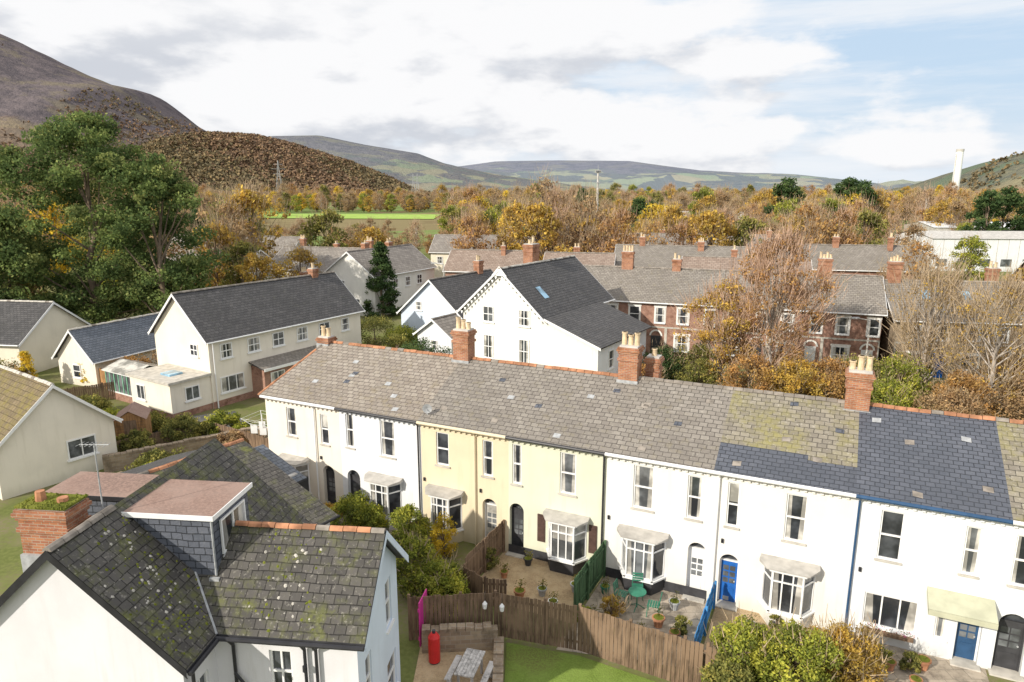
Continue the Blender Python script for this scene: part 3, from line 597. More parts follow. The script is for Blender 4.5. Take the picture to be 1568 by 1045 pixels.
def brick_trim(E,Wl,Wn,R,T,Lx=27):
    T.box(0,Lx,-.03,-.002,2.85,3.0,'stone'); 
    for x in np.arange(0,Lx+.1,4.5): T.box(max(0,x-.12),min(Lx,x+.12),-.035,-.003,-.2,2.848,'stone')
    for x in np.arange(3.6,Lx,4.5):
        Wn.M=side(x,0,0); Wn.box(-.45,.45,-.05,0,0,2.1,random.choice(['bluedoor','dark','upvc'])); 
        for k in range(8):
            a0,a1=math.pi*k/8,math.pi*(k+1)/8
            Wn.face(((-.45*math.cos(a0),-.05,2.1+.45*math.sin(a0)),(-.45*math.cos(a1),-.05,2.1+.45*math.sin(a1)),(-.62*math.cos(a1),-.05,2.1+.6*math.sin(a1)),(-.62*math.cos(a0),-.05,2.1+.6*math.sin(a0)))[::-1],'white')
        Wn.M=Matrix.Identity(4)
fr=[]
for x in np.arange(1.5,26,4.5): fr+= [(x,4.1,1.0,1.5,0),(x+2.4,4.1,.9,1.5,0),(x,1.5,1.3,1.5,1)]
ghouse('brick_terrace',(6.0,66.0),-19.5,27,8,5.4,8.0,'brick','r_grey',front=fr,fn=brick_trim,chims=[(4.5,4,7.6,9.6,1.1,.7,4),(9.3,4,7.6,9.0,.8,.7,2),(22.5,4,7.6,9.5,1.1,.7,4)],sur='white')
fr=[]
for x in np.arange(1.5,30,4.5): fr+= [(x,3.9,1.0,1.3,0),(x+2.2,3.9,.9,1.3,0),(x,1.4,1.4,1.3,1)]
ghouse('stone_terrace',(32.5,56.6),-9,31,8,5.0,7.7,'stonewall','r_grey',front=fr,fn=lambda *a:brick_trim(*a,Lx=31),chims=[(.8,4,7.3,9.4,1.0,.7,4),(9,4.6,7.3,8.9,.8,.7,2),(13.5,4,7.3,9.3,1.1,.7,4),(22.5,4,7.3,9.1,1.0,.7,4)],sky_l=[(2.6,2),(5.8,2),(11,2),(15,2)],sur='white')
rw=random.Random(17)
def row(name,org,angd,Lx,Wy,ez,rz,wm,rm,nch=3,fz=3.8):
    fr=[]
    x=1.6
    while x<Lx-1: fr+=[(x,fz,1.1,1.2,1)]; x+=2.6
    ghouse(name,org,angd,Lx,Wy,ez,rz,wm,rm,front=fr,g0=[(Wy*.35,fz,.9,1.1),(Wy*.65,1.6,.9,1.1)],chims=[(Lx*(k+rw.uniform(.3,.7))/nch,Wy/2+rw.uniform(-.8,.8),rz-.6,rz+rw.uniform(.5,1.2),rw.uniform(.55,.9),.6,rw.choice([1,2,3])) for k in range(nch)],barge='upvc')
row('pale_terrace',(-33,92),-16,15,9,5.3,7.8,'cream2','r_far',3)
row('pale_terrace',(-17.0,84),62,13,8,5.2,8.0,'white','r_far',2)
row('pale_terrace',(-50,96),-16,14,8,5,7.4,'white','r_far',2)
row('pale_house',(-25,78),60,8,6,2.8,4.8,'white2','r_far',1,1.6)
row('red_roof_house',(-9,92),-12,11,8,5,7.4,'brick','r_redfar',1)
row('red_roof_house',(4,90),-12,9,8,4.8,7.2,'brick','r_redfar',1)
row('brick_row',(14,93),-14,17,8,5.4,8.0,'brick','r_grey',2)
row('brick_row',(34,92),-12,20,8,5.4,8.2,'brick','r_grey',3)
row('brick_row',(20,80),-17,14,8,5.2,7.6,'stonewall','r_redfar',1)
row('brick_row',(58,74),-14,24,8,5.2,8.0,'brick','r_grey',2)
row('pale_terrace',(-14,118),-10,20,8,5.2,7.8,'cream','r_far',2)
row('pale_terrace',(-60,118),-14,24,8,5.2,7.8,'cream2','r_far',2)
row('brick_row',(22,122),-12,26,8,5.2,7.8,'brick','r_far',3)
def shed(name,x,y,ang,Lx,Wy,hh,wm,rm):
    P=Part(name,loc=(x,y,0),ang=math.radians(ang)); P.box(0,Lx,0,Wy,-.2,hh,wm)
    P.face(((-.3,-.3,hh+.02),(Lx+.3,-.3,hh+.02),(Lx+.3,Wy/2,hh+1.1),(-.3,Wy/2,hh+1.1)),rm); P.face(((Lx+.3,Wy+.3,hh+.02),(-.3,Wy+.3,hh+.02),(-.3,Wy/2,hh+1.1),(Lx+.3,Wy/2,hh+1.1)),rm)
    P.face(((-.0,0,hh),(0,Wy/2,hh+1),(0,Wy,hh)),wm); P.face(((Lx,0,hh),(Lx,Wy,hh),(Lx,Wy/2,hh+1)),wm)
    for k in range(int(Lx/4)): P.box(1+k*4,3+k*4,-.05,-.002,1,2.4,'glass2'); 
    for k in range(int(Lx/2)): P.box(k*2,k*2+.08,-.03,-.003,0,hh,'concrete')
    P.build()
shed('industrial_unit',82,134,-5,26,16,6.3,'white2','concrete'); shed('industrial_unit',104,170,-8,40,18,6.5,'concrete','white2')
shed('industrial_unit',20,148,-4,17,10,5.2,'white2','concrete'); shed('industrial_unit',32,225,-6,14,10,7,'cream','r_redfar'); shed('industrial_unit',60,260,-6,30,14,6.5,'white2','concrete')
# ------------------------------------------------------------------ foreground house
def fg():
    E=empty('foreground_house',(-3.7,14.9,0),math.radians(-6))
    Wl=Part('walls',E);Wn=Part('windows',E);R=Part('roof',E);T=Part('trim',E);C=Part('chimney_stack',E);D=Part('dormer',E)
    oz=4.6; wy=.25
    ops=[(-2.6,-2.0,2.75,4.05),(-2.7,-1.7,.4,1.9)]
    Wl.M=side(0,wy,0); wall(Wl,-.25,-.3,oz+.12,ops,'lilac',x0=-4.1)
    Wn.M=Wl.M
    window(Wn,*ops[0],mull=1,curt=0)
    window(Wn,*ops[1],mull=1)
    Wl.M=side(-.25,wy,math.pi/2); Wn.M=Wl.M
    o2=[(.55,1.05,2.0,3.5),(2.5,3.05,3.0,4.5),(2.4,3.3,.6,1.9),(.4,1.1,.3,1.4)]
    wall(Wl,3.7,-.3,4.7,o2,'blue')  # gable on the shaded side, its bluish shade painted as wall colour
    for o in o2: window(Wn,*o,mull=0,curt=0)
    Wl.face(((0,0,4.7),(3.7,0,4.7),(1.85,0,6.42)),'blue')
    Wl.M=Matrix.Identity(4); Wn.M=Matrix.Identity(4)
    Wl.face(((-.25,3.95,-.3),(-4,3.95,-.3),(-4,3.95,4.7),(-.25,3.95,4.7)),'lilac')
    sl=(6.56-4.6)/2.1
    roofplane(R,((-3.8,0,4.6),(0.05,0,4.6),(0.05,2.1,6.56),(-5.9,2.1,6.56)),'r_fg'); roofplane(R,((.05,4.2,4.6),(-3.8,4.2,4.6),(-5.9,2.1,6.56),(.05,2.1,6.56)),'r_fg')
    ridge_tiles(T,(-4.2,2.1,6.58),(.05,2.1,6.58),'terra',.085)
    for (ya,za,yb,zb) in ((0,4.6,2.1,6.56),(4.2,4.6,2.1,6.56)):
        T.face(((.08,ya,za-.22),(.08,yb,zb-.22),(.08,yb,zb+.02),(.08,ya,za+.02)),'blue'); T.face(((.052,ya,za-.22),(.052,yb,zb-.22),(.08,yb,zb-.22),(.08,ya,za-.22)),'blue')
    T.tube((-3.8,-.07,4.52),(.05,-.07,4.52),.065,.065,'black')
    for x in (-3.5,-1.6,-1.3): T.tube((x,.16,0),(x,.16,4.2),.045,.045,'black'); T.tube((x,.16,4.2),(x,-.05,4.48),.045,.045,'black')
    T.tube((-1.6,.12,3.6),(-1.6,.12,3.75),.065,.065,'black'); T.tube((-3.5,.12,3.4),(-3.2,.12,3.0),.04,.04,'black')
    xr=-6.9; hw=3.1; y0=-1.35; y1=6.0; ms=(7.5-4.6)/hw
    Wl.face(((xr-hw+.25,y0+.2,-.3),(xr+hw-.25,y0+.2,-.3),(xr+hw-.25,y0+.2,4.75),(xr,y0+.2,7.38),(xr-hw+.25,y0+.2,4.75)),'lilac')
    Wl.M=side(xr+hw-.25,y0+.2,math.pi/2); wall(Wl,7.0,-.3,4.75,[(.35,1.0,2.2,3.7)],'lilac'); Wn.M=Wl.M; window(Wn,.35,1.0,2.2,3.7,mull=1); Wl.M=Matrix.Identity(4); Wn.M=Matrix.Identity(4)
    Wl.face(((xr-hw+.25,y1,-.3),(xr-hw+.25,y0+.2,-.3),(xr-hw+.25,y0+.2,4.75),(xr-hw+.25,y1,4.75)),'lilac')
    Wl.face(((xr+hw-.25,y1-.2,-.3),(xr-hw+.25,y1-.2,-.3),(xr-hw+.25,y1-.2,4.75),(xr,y1-.2,7.38),(xr+hw-.25,y1-.2,4.75)),'lilac')
    roofplane(R,((xr+hw,y0,4.6),(xr+hw,y1,4.6),(xr,y1,7.5),(xr,y0,7.5)),'r_fg')
    roofplane(R,((xr-hw,y1,4.6),(xr-hw,y0,4.6),(xr,y0,7.5),(xr,y1,7.5)),'r_fg')
    ridge_tiles(T,(xr,y0,7.52),(xr,.9,7.52),'ridgegrey',.1)
    for s_ in (1,-1):
        T.face(((xr+s_*hw,y0-.03,4.38),(xr,y0-.03,7.28),(xr,y0-.03,7.52),(xr+s_*hw,y0-.03,4.62))[::s_],'black')
        T.face(((xr+s_*hw,y0-.03,4.38),(xr+s_*hw,y0,4.38),(xr,y0,7.28),(xr,y0-.03,7.28)),'black')
    T.tube((xr+hw+.06,y0,4.5),(xr+hw+.06,.1,4.5),.06,.06,'black'); T.tube((xr+hw-.1,y0+.35,4.4),(xr+hw-.1,y0+.35,0),.045,.045,'black')
    T.tube((-3.8,-.02,4.61),(-4.9,1.07,5.63),.03,.03,'lead',6)
    dy0,dy1,dx=1.05,3.0,-4.3
    D.box(xr-.1,dx,dy0,dy1,5.0,7.24,'r_new'); D.box(xr-.15,dx+.1,dy0-.08,dy1+.1,7.24,7.31,'felt'); D.box(xr-.15,dx+.12,dy0-.11,dy0-.082,7.19,7.325,'upvc'); D.box(dx+.102,dx+.13,dy0-.08,dy1+.1,7.19,7.325,'upvc')
    D.box(xr-2.6,xr-.16,1.9,dy1+.3,5.2,7.23,'r_new'); D.box(xr-2.8,xr-.152,1.8,dy1+.35,7.24,7.31,'felt'); D.box(xr-2.8,xr-.152,1.775,1.798,7.2,7.32,'black')
    D.M=side(dx,dy0,math.pi/2); window(D,.35,1.65,6.0,7.0,-.02,mull=1,sash=False); D.M=Matrix.Identity(4)
    D.tube((dx+.02,dy0-.03,5.6),(dx+.02,dy0-.03,7.15),.03,.03,'lead',6); D.box(dx-.15,dx+.12,dy0-.12,dy0+.2,5.42,5.55,'lead')
    chimney(C,-8.08,.3,5.5,7.82,1.3,.75,0)
    C.box(-8.75,-7.4,-.1,.7,7.84,7.9,'moss')
    q=random.Random(9)
    for k in range(220):
        x=q.uniform(-8.75,-7.4); y=q.uniform(-.12,.7); s_=q.uniform(.02,.06); C.face(((x-s_,y,7.88),(x+s_*.5,y-s_,7.88),(x,y,7.88+s_*1.1)),'moss'); C.face(((x+s_*.5,y-s_,7.88),(x+s_,y+s_,7.88),(x,y,7.88+s_*1.1)),'moss')
    C.tube((-8.35,.3,7.85),(-8.35,.3,8.15),.13,.11,'terra'); C.tube((-7.75,.3,7.85),(-7.75,.3,8.0),.13,.13,'terra')
    C.box(-8.75,-7.38,-.16,-.077,5.75,6.6,'lead')
    A=Part('tv_aerial',E); aerial(A,-7.05,.75,7.3,9.3)
    fin(Wl,Wn,R,T,C,D,A)
    Mo=Part('roof_moss',E); r=random.Random(3)
    for k in range(520):
        if k%2: x=r.uniform(-3.9,0); y=r.uniform(.1,2.0); z=4.6+y*sl; n_=Vector((0,-sl,1)); dens=.35+.4*math.sin(x*2)
        else:
            x=r.uniform(-6.8,-4.0); y=r.uniform(-1.2,1.0); z=7.5-(x-xr)*ms; n_=Vector((ms,0,1)); dens=.6+.4*math.sin(y*2+x)
        if r.random()>dens: continue
        s_=r.uniform(.015,.055); n_.normalize(); c_=Vector((x,y,z)); u=n_.orthogonal().normalized(); w=n_.cross(u)
        qq=[c_+(u*math.cos(a)+w*math.sin(a))*s_*r.uniform(.7,1.2) for a in (0,1.2,2.5,3.8,5)]; t=c_+n_*s_*.5
        mm='moss' if r.random()<.7 else 'stone'
        for i in range(5): Mo.face((qq[i],qq[(i+1)%5],t),mm)
    Mo.build()
fg()
def garage():
    E=empty('dark_roof_outbuilding',(-10.2,22.1,0),math.radians(57)); Wl=Part('walls',E);R=Part('roof',E);T=Part('trim',E)
    Lx,Wy,ez,rz=4.8,11.4,2.5,4.5
    Wl.box(0,Lx,0,Wy,-.2,ez-.1,'lilac'); Wl.face(((Lx,0,ez-.1),(Lx,Wy,ez-.1),(Lx,Wy/2,rz-.1)),'lilac'); Wl.face(((0,0,ez-.1),(0,Wy/2,rz-.1),(0,Wy,ez-.1)),'lilac')
    roofplane(R,((-.2,-.3,ez-.1),(Lx+.2,-.3,ez-.1),(Lx+.2,Wy/2,rz),(-.2,Wy/2,rz)),'r_fg'); roofplane(R,((Lx+.2,Wy+.3,ez-.1),(-.2,Wy+.3,ez-.1),(-.2,Wy/2,rz),(Lx+.2,Wy/2,rz)),'r_dark')
    ridge_tiles(T,(-.2,Wy/2,rz+.02),(Lx+.2,Wy/2,rz+.02),'terra'); T.tube((-.2,-.36,ez-.12),(Lx+.2,-.36,ez-.12),.06,.06,'black')
    Wl.box(Lx+.05,Lx+1.4,3.6,6.0,-.1,2.9,'concrete'); roofplane(R,((Lx+.25,3.2,2.7),(Lx+1.6,3.2,2.7),(Lx+1.6,6.2,3.7),(Lx+.25,6.2,3.7)),'r_bluegrey')
    fin(Wl,R,T)
garage()
# ------------------------------------------------------------------ fences, walls, garden floors
def fence(name,pts,hh,mat,bw=.14,posts=True,z=0):
    P=Part(name); r=random.Random(len(pts)+int(hh*10))
    for (x0,y0),(x1,y1) in zip(pts[:-1],pts[1:]):
        L_=math.hypot(x1-x0,y1-y0); P.M=Matrix.Translation((x0,y0,z))@Matrix.Rotation(math.atan2(y1-y0,x1-x0),4,'Z')
        n=int(L_/bw)
        for i in range(n):
            d=r.uniform(-.01,.01); P.box(i*bw+.008,(i+1)*bw-.008,-.012+d,.012+d,.04,hh+r.uniform(-.04,.02),mat)
        if posts:
            for k in range(int(L_/1.8)+1): P.box(k*1.8-.05,k*1.8+.05,.024,.1,0,hh+.05,mat)
            for zz_ in (.3,hh-.3): P.box(0,L_,.0235,.05,zz_,zz_+.08,mat)
    P.build()
def lf(t,o): p=tw(t,o); return (p.x,p.y)
fence('wooden_fence',[(-3.6,21.3),(-.6,21.55),(2.3,20.75),(6.1,18.7),(9,17.0)],1.75,'wood')
fence('wooden_fence',[lf(13.45,-.1),lf(13.45,-3.6)],1.5,'wood')
fence('wooden_fence',[lf(13.45,-3.6),lf(14.6,-4.0),lf(15.4,-3.7)],1.2,'wood')
fence('green_fence',[lf(18.05,-.1),lf(17.9,-3.2)],1.6,'woodgreen')
fence('blue_fence',[lf(22.5,-.4),lf(22.45,-3.9)],1.1,'bluefence')
fence('wooden_fence',[lf(9.3,-.3),lf(9.3,-3.5)],.9,'wood')
fence('wooden_fence',[(-24.5,36.5),(-19.5,41.5),(-14,38)],1.2,'wood')
fence('wooden_fence',[(-36,55),(-31,51.5),(-28,49)],1.6,'wood2')
fence('wooden_fence',[(-38,44),(-30,50)],1.4,'wood')
def floor(name,pts,mat,z): P=Part(name); P.face([(x,y,z) for x,y in pts],mat); P.build()
floor('gravel_patio',[lf(13.5,-.0),lf(18,-.0),lf(17.9,-3.6),lf(13.5,-3.6)],'gravel',.012)
floor('stone_patio',[lf(18.1,0),lf(22.4,0),lf(22.4,-4.2),lf(18.0,-5.2)],'paving',.012)
floor('front_path',[lf(22.6,0),lf(26.9,0),lf(26.9,-3.5),lf(22.6,-3.5)],'gravel',.012)
floor('front_path',[lf(27,0),lf(31.3,0),lf(31.3,-3.5),lf(27,-3.5)],'paving',.012)
floor('front_path',[lf(0,0),lf(9.2,0),lf(9.2,-3.0),lf(0,-3.0)],'paving',.012)
floor('lawn',[(-.2,21.2),(2.3,20.5),(6,18.5),(6,12),(-.4,12)],'lawn',.016)
floor('courtyard',[(-3.2,21.2),(-.6,21.4),(-.5,12),(-3.2,12)],'gravel',.020)
floor('lawn',[(-18,42),(-15,46),(-12,43),(-15,38)],'lawn',.012); floor('driveway',[(-27,44),(-20,47),(-18,44),(-25,41)],'tarmac',.012)
def stone_wall(name,pts,hh,mat='stonewall',th=.3):
    P=Part(name)
    for (x0,y0),(x1,y1) in zip(pts[:-1],pts[1:]):
        L_=math.hypot(x1-x0,y1-y0); P.M=Matrix.Translation((x0,y0,0))@Matrix.Rotation(math.atan2(y1-y0,x1-x0),4,'Z')
        P.box(0,L_,-th/2,th/2,-.1,hh,mat)
        x=0
        while x<L_-.3: P.box(x+.01,x+.29,-th/2-.02,th/2+.02,hh+.002,hh+.1*random.uniform(.7,1.4),mat); x+=.3
    P.build()
stone_wall('garden_wall',[(-3.1,20.75),(-.5,20.95)],.8); stone_wall('garden_wall',[(-.45,20.9),(-.45,15)],.35)
stone_wall('garden_wall',[(-23,36),(-16,41),(-12.5,38.5)],.9); stone_wall('garden_wall',[lf(22.3,-3.9),lf(26.9,-3.9)],.5); stone_wall('garden_wall',[(-21,34),(-15.5,31.5)],.8)
stone_wall('garden_wall',[lf(-.3,-3.2),lf(9.2,-3.4)],.7)
def tbl(name,x,y,ang,mat,Lx=1.5,Wy=.75,hz=.74):
    P=Part(name,loc=(x,y,.02),ang=math.radians(ang))
    for k in range(6): P.box(-Lx/2,Lx/2,-Wy/2+k*Wy/6+.005,-Wy/2+(k+1)*Wy/6-.005,hz-.04,hz,mat)
    for sx in(-1,1):
        for sy in (-1,1): P.box(sx*(Lx/2-.15)-.035,sx*(Lx/2-.15)+.035,sy*(Wy/2-.1)-.035,sy*(Wy/2-.1)+.035,0,hz-.04,mat)
        P.box(-Lx/2+.05,Lx/2-.05,sx*(Wy/2+.25)-.1,sx*(Wy/2+.25)+.1,.41,.45,mat)
        for s2 in (-1,1): P.box(s2*(Lx/2-.25)-.03,s2*(Lx/2-.25)+.03,sx*(Wy/2+.25)-.08,sx*(Wy/2+.25)+.08,0,.41,mat)
    P.build()
tbl('picnic_table',-1.35,19.2,75,'woodgrey',1.3,.65); tbl('picnic_table',-11.2,31.6,-30,'wood2',1.3,.6)
def chair(name,x,y,ang,mat):
    P=Part(name,loc=(x,y,.02),ang=math.radians(ang))
    for sx in(-.2,.2):
        for sy in(-.2,.2): P.tube((sx*1.1,sy*1.1,0),(sx,sy,.44),.015,.015,mat,6)
        P.tube((sx,.2,.44),(sx*.9,.27,.9),.015,.015,mat,6)
    for k in range(5): P.box(-.22,.22,-.22+k*.09,-.15+k*.09,.44,.46,mat)
    for k in range(4): P.box(-.2,.2,.22+k*.015,.235+k*.015,.55+k*.09,.61+k*.09,mat)
    P.build()
P=Part('bistro_table',loc=(4.75,23.2,.02)); P.tube((0,0,.7),(0,0,.73),.34,.34,'greenmetal',20); P.tube((0,0,.05),(0,0,.7),.025,.025,'greenmetal')
for k in range(3): P.tube((0,0,.2),(.3*math.cos(k*2.1),.3*math.sin(k*2.1),0),.018,.018,'greenmetal',6)
P.build(); chair('garden_chair',4.2,23.5,60,'greenmetal'); chair('garden_chair',5.3,22.8,-110,'greenmetal'); chair('garden_chair',4.9,23.95,-10,'greenmetal')
P=Part('gas_cylinder',loc=(-2.62,20.2,.02)); P.tube((0,0,.05),(0,0,.95),.2,.2,'red',16); P.tube((0,0,.95),(0,0,1.1),.2,.1,'red',16); P.tube((0,0,1.1),(0,0,1.2),.06,.06,'dark'); P.tube((0,0,0),(0,0,.06),.18,.18,'dark',16); P.build()
P=Part('garden_gate',loc=(-3.2,20.9,0),ang=math.radians(80))
for k in range(7): P.box(k*.13,k*.13+.12,-.015,.015,.05,1.75,'pink')
P.box(0,.9,.016,.05,.3,.4,'pink');P.box(0,.9,.016,.05,1.4,1.5,'pink'); P.build()
def pot(name,x,y,s=1,m_='terra'):
    P=Part(name,loc=(x,y,.015)); P.tube((0,0,0),(0,0,.3*s),.12*s,.18*s,m_,12); P.tube((0,0,.26*s),(0,0,.31*s),.2*s,.2*s,m_,12); P.tube((0,0,.312*s),(0,0,.315*s),.16*s,.16*s,'moss',12)
    q=random.Random(int(x*100))
    for k in range(50):
        a=q.uniform(0,6.28); r_=q.uniform(0,.2)*s; z=q.uniform(.3,.62)*s; P.face(((r_*math.cos(a),r_*math.sin(a),z),(r_*math.cos(a)+.07,r_*math.sin(a)+.02,z+.03),(r_*math.cos(a)+.02,r_*math.sin(a)-.04,z+.08)),q.choice(L['olive']))
    P.build()
for t,o,s_,mm in ((19.2,-2.2,1,'terra'),(21.2,-1.1,1.1,'lead'),(20.5,-3.4,1,'navy'),(17.4,-1.6,1.1,'lead'),(17.0,-3.0,1,'upvc'),(14.9,-.6,1,'dark'),(27.4,-.7,1.2,'terra'),(28.4,-1.4,1,'terra'),(29.4,-.9,1.2,'terra'),(18.5,-1.2,1,'greenmetal'),(3,-1.2,1,'terra'),(4.2,-1.6,1,'red'),(27.9,-2.1,1.3,'navy'),(29.1,-2.0,1,'terra'),(24.0,-1.4,1.2,'lead'),(20.9,-2.4,1.2,'terra'),(19.6,-3.9,1.2,'dark'),(15.6,-3.0,1.2,'terra'),(16.3,-2.4,1,'lead'),(14.4,-1.9,.9,'terra'),(21.6,-2.9,1,'terra'),(18.7,-3.2,1,'lead')):
    p=tw(t,o); pot('plant_pot',p.x,p.y,s_,mm)
for x,y in ((-.95,21.3),(-.35,21.15)):
    P=Part('garden_lantern',loc=(x,y,1.3)); P.tube((0,0,0),(0,0,.18),.07,.09,'upvc',10); P.tube((0,0,.18),(0,0,.28),.09,.02,'upvc',10); P.tube((0,0,.26),(0,0,.5),.008,.008,'dark',4); P.tube((0,0,.5),(0,.25,.5),.008,.008,'dark',4); P.build()
P=Part('rotary_clothes_airer',loc=(-15.4,40.0,0)); P.tube((0,0,0),(0,0,2.1),.03,.03,'upvc')
for k in range(4):
    a=k*math.pi/2+.4; P.tube((0,0,1.0),(1.2*math.cos(a),1.2*math.sin(a),2.0),.02,.02,'upvc',6)
    for q in (.35,.6,.85,1.0):
        b_=a+math.pi/2; P.tube((1.2*q*math.cos(a),1.2*q*math.sin(a),1+q),(1.2*q*math.cos(b_),1.2*q*math.sin(b_),1+q),.008,.008,'upvc',4)
    P.box(.5*math.cos(a)-.2,.5*math.cos(a)+.2,.5*math.sin(a)-.01,.5*math.sin(a)+.01,.95,1.5,'upvc')
P.build()
P=Part('garden_shed',loc=(-24.3,39.6,0),ang=math.radians(20)); P.box(0,1.7,0,2.0,0,1.8,'wood2'); P.face(((0,0,1.8),(1.7,0,1.8),(.85,0,2.3)),'wood2'); P.face(((1.7,2,1.8),(0,2,1.8),(.85,2,2.3)),'wood2')
P.face(((-.1,-.1,1.76),(.85,-.1,2.36),(.85,2.1,2.36),(-.1,2.1,1.76))[::-1],'felt'); P.face(((.85,-.1,2.36),(1.8,-.1,1.76),(1.8,2.1,1.76),(.85,2.1,2.36)),'felt'); P.box(.5,1.2,-.03,-.002,.05,1.75,'wood')
for k in range(9): P.box(0,1.7,-.012,-.001,.02+k*.2,.035+k*.2,'wood'); 
P.build()
def lamp(name,x,y,hh):
    P=Part(name,loc=(x,y,0)); P.tube((0,0,0),(0,0,hh),.09,.05,'concrete'); P.tube((0,0,hh),(-1,0,hh+.2),.04,.04,'concrete'); P.box(-1.5,-.9,-.12,.12,hh+.15,hh+.27,'lead'); P.build()
lamp('street_lamp',28.3,53,5.5); lamp('street_lamp',-8,80,7); lamp('street_lamp',46,60,6)
P=Part('floodlight_mast',loc=(24.5,200,0)); P.tube((0,0,0),(0,0,20.5),.4,.26,'concrete'); P.box(-.8,.8,-.3,.3,20.3,21.0,'concrete'); P.tube((0,0,21),(0,0,22.5),.08,.04,'lead')
for k in range(3): P.box(-.7+k*.5,-.35+k*.5,-.5,-.3,20.5,20.9,'glass2'); P.box(-.4,.4,-.4,.4,17.5-k*3,17.7-k*3,'lead')
P.build()
P=Part('industrial_chimney',loc=(380,600,0)); P.tube((0,0,0),(0,0,49),3.1,2.8,'upvc',28); P.tube((0,0,47.2),(0,0,49.2),3.0,3.0,'concrete',28)
for k in range(5): P.tube((-3.0,-.8,9*k),(-2.85,-.8,9*k+9),.35,.35,'concrete',6)
P.build()
def pylon(x,y,hh):
    P=Part('electricity_pylon',loc=(x,y,0)); w=hh*.1
    lv=[(0,w),(hh*.5,w*.45),(hh*.7,w*.25),(hh,w*.05)]
    for (za,wa),(zb,wb) in zip(lv[:-1],lv[1:]):
        c=[(-1,-1),(1,-1),(1,1),(-1,1)]
        for i in range(4):
            a,b_=c[i],c[(i+1)%4]; P.tube((a[0]*wa,a[1]*wa,za),(a[0]*wb,a[1]*wb,zb),.22,.18,'lead',4); P.tube((a[0]*wa,a[1]*wa,za),(b_[0]*wb,b_[1]*wb,zb),.12,.12,'lead',4)
    for z,l in ((.68,.13),(.8,.17),(.91,.12)): P.tube((-hh*l,0,hh*z),(hh*l,0,hh*z),.2,.2,'lead',4)
    P.build()
pylon(-299,900,52); pylon(-135,1000,38); pylon(-155,1100,40)
# ------------------------------------------------------------------ vegetation
def quads_to_mesh(name,V,F,MI,mats):
    me=bpy.data.meshes.new(name); nv=len(V); nf=len(F)
    me.vertices.add(nv); me.vertices.foreach_set('co',V.astype(np.float32).ravel()); me.loops.add(nf*4); me.loops.foreach_set('vertex_index',F.astype(np.int32).ravel())
    me.polygons.add(nf); me.polygons.foreach_set('loop_start',np.arange(0,nf*4,4,dtype=np.int32)); me.polygons.foreach_set('loop_total',np.full(nf,4,dtype=np.int32))
    for m in mats: me.materials.append(m)
    me.polygons.foreach_set('material_index',MI.astype(np.int32)); me.update(calc_edges=True); return me
def leafquads(C,size,r,up=0.0,asp=.7):
    n=len(C); nrm=r.normal(size=(n,3)); nrm[:,2]+=up; nrm/=np.linalg.norm(nrm,axis=1)[:,None]
    t=np.cross(nrm,r.normal(size=(n,3))); t/=np.linalg.norm(t,axis=1)[:,None]; b=np.cross(nrm,t)
    s=(size*r.uniform(.6,1.3,n))[:,None]
    V=np.stack([C-t*s-b*s*asp*.3,C-b*s*asp,C+t*s+b*s*.2,C+b*s*asp],1).reshape(-1,3); return V
def canopy(name,G,n,size,p1,p2,xr=(-1e9,1e9),jr=(0,.62),mask=None,per=9,seed=0,cl=900.):
    """woodland canopy standing on a hillside grid G: many leaf clumps per tree, one object"""
    r=np.random.default_rng(seed); ny,nx,_=G.shape
    j=r.uniform(jr[0]*(ny-1),jr[1]*(ny-1),n); i=r.uniform(0,nx-1.001,n); j0=j.astype(int); i0=i.astype(int); fj=(j-j0)[:,None]; fi=(i-i0)[:,None]
    j1=np.minimum(j0+1,ny-1)
    C=(G[j0,i0]*(1-fj)*(1-fi)+G[j0,i0+1]*(1-fj)*fi+G[j1,i0]*fj*(1-fi)+G[j1,i0+1]*fj*fi)
    k=(C[:,0]>xr[0])&(C[:,0]<xr[1])&(C[:,2]>-1)
    if mask is not None: k&=mask(C,r)
    C=C[k]; n=len(C); idx=np.repeat(np.arange(n),per)
    d=r.normal(size=(len(idx),3)); d/=np.linalg.norm(d,axis=1)[:,None]; d[:,2]=np.abs(d[:,2])*1.1+.25
    sz=size*r.uniform(.6,1.3,n)
    P_=C[idx]+d*sz[idx][:,None]*.85
    V=leafquads(P_,size*.5,r,.7,.8)
    s=np.sin(C[:,0]/cl*9+1.7*np.sin(C[:,1]/cl*7))+r.normal(size=n)*.7
    base=np.where(s>0,0,3); mi=(base+r.integers(0,3,n))[idx]; sw=r.uniform(size=len(idx))<.25; mi[sw]=(base[idx]+r.integers(0,3,len(idx)))[sw]
    me=quads_to_mesh(name,V,np.arange(len(V)).reshape(-1,4),mi,L[p1]+L[p2]); o=bpy.data.objects.new(name,me); col.objects.link(o)
canopy('hill_woodland',GW,26000,5.5,'hz','hzg',jr=(0.02,.56),seed=1,cl=700.,per=8)
mk=lambda C,r:(np.sin(C[:,0]*.011+1)+np.sin(C[:,1]*.009+C[:,0]*.004)+r.normal(size=len(C))*.35>(C[:,2]-190)/110)
canopy('mountain_woodland',GM,42000,6.5,'hz','hzg',xr=(-2300,-300),jr=(0.05,.52),mask=mk,per=5,seed=2,cl=900.)
canopy('green_hill_woodland',GG,7000,8,'hzg','hzg',jr=(0.0,.55),per=6,seed=5,mask=lambda C,r:(np.sin(C[:,0]*.02)+np.sin(C[:,1]*.02)+r.normal(size=len(C))*.4>0))
FL=np.zeros((12,12,3)); yy_=np.linspace(900,3000,12)
for a_ in range(12):
    for b_ in range(12): FL[a_,b_]=(yy_[a_]*(-.75+1.6*b_/11),yy_[a_],0)
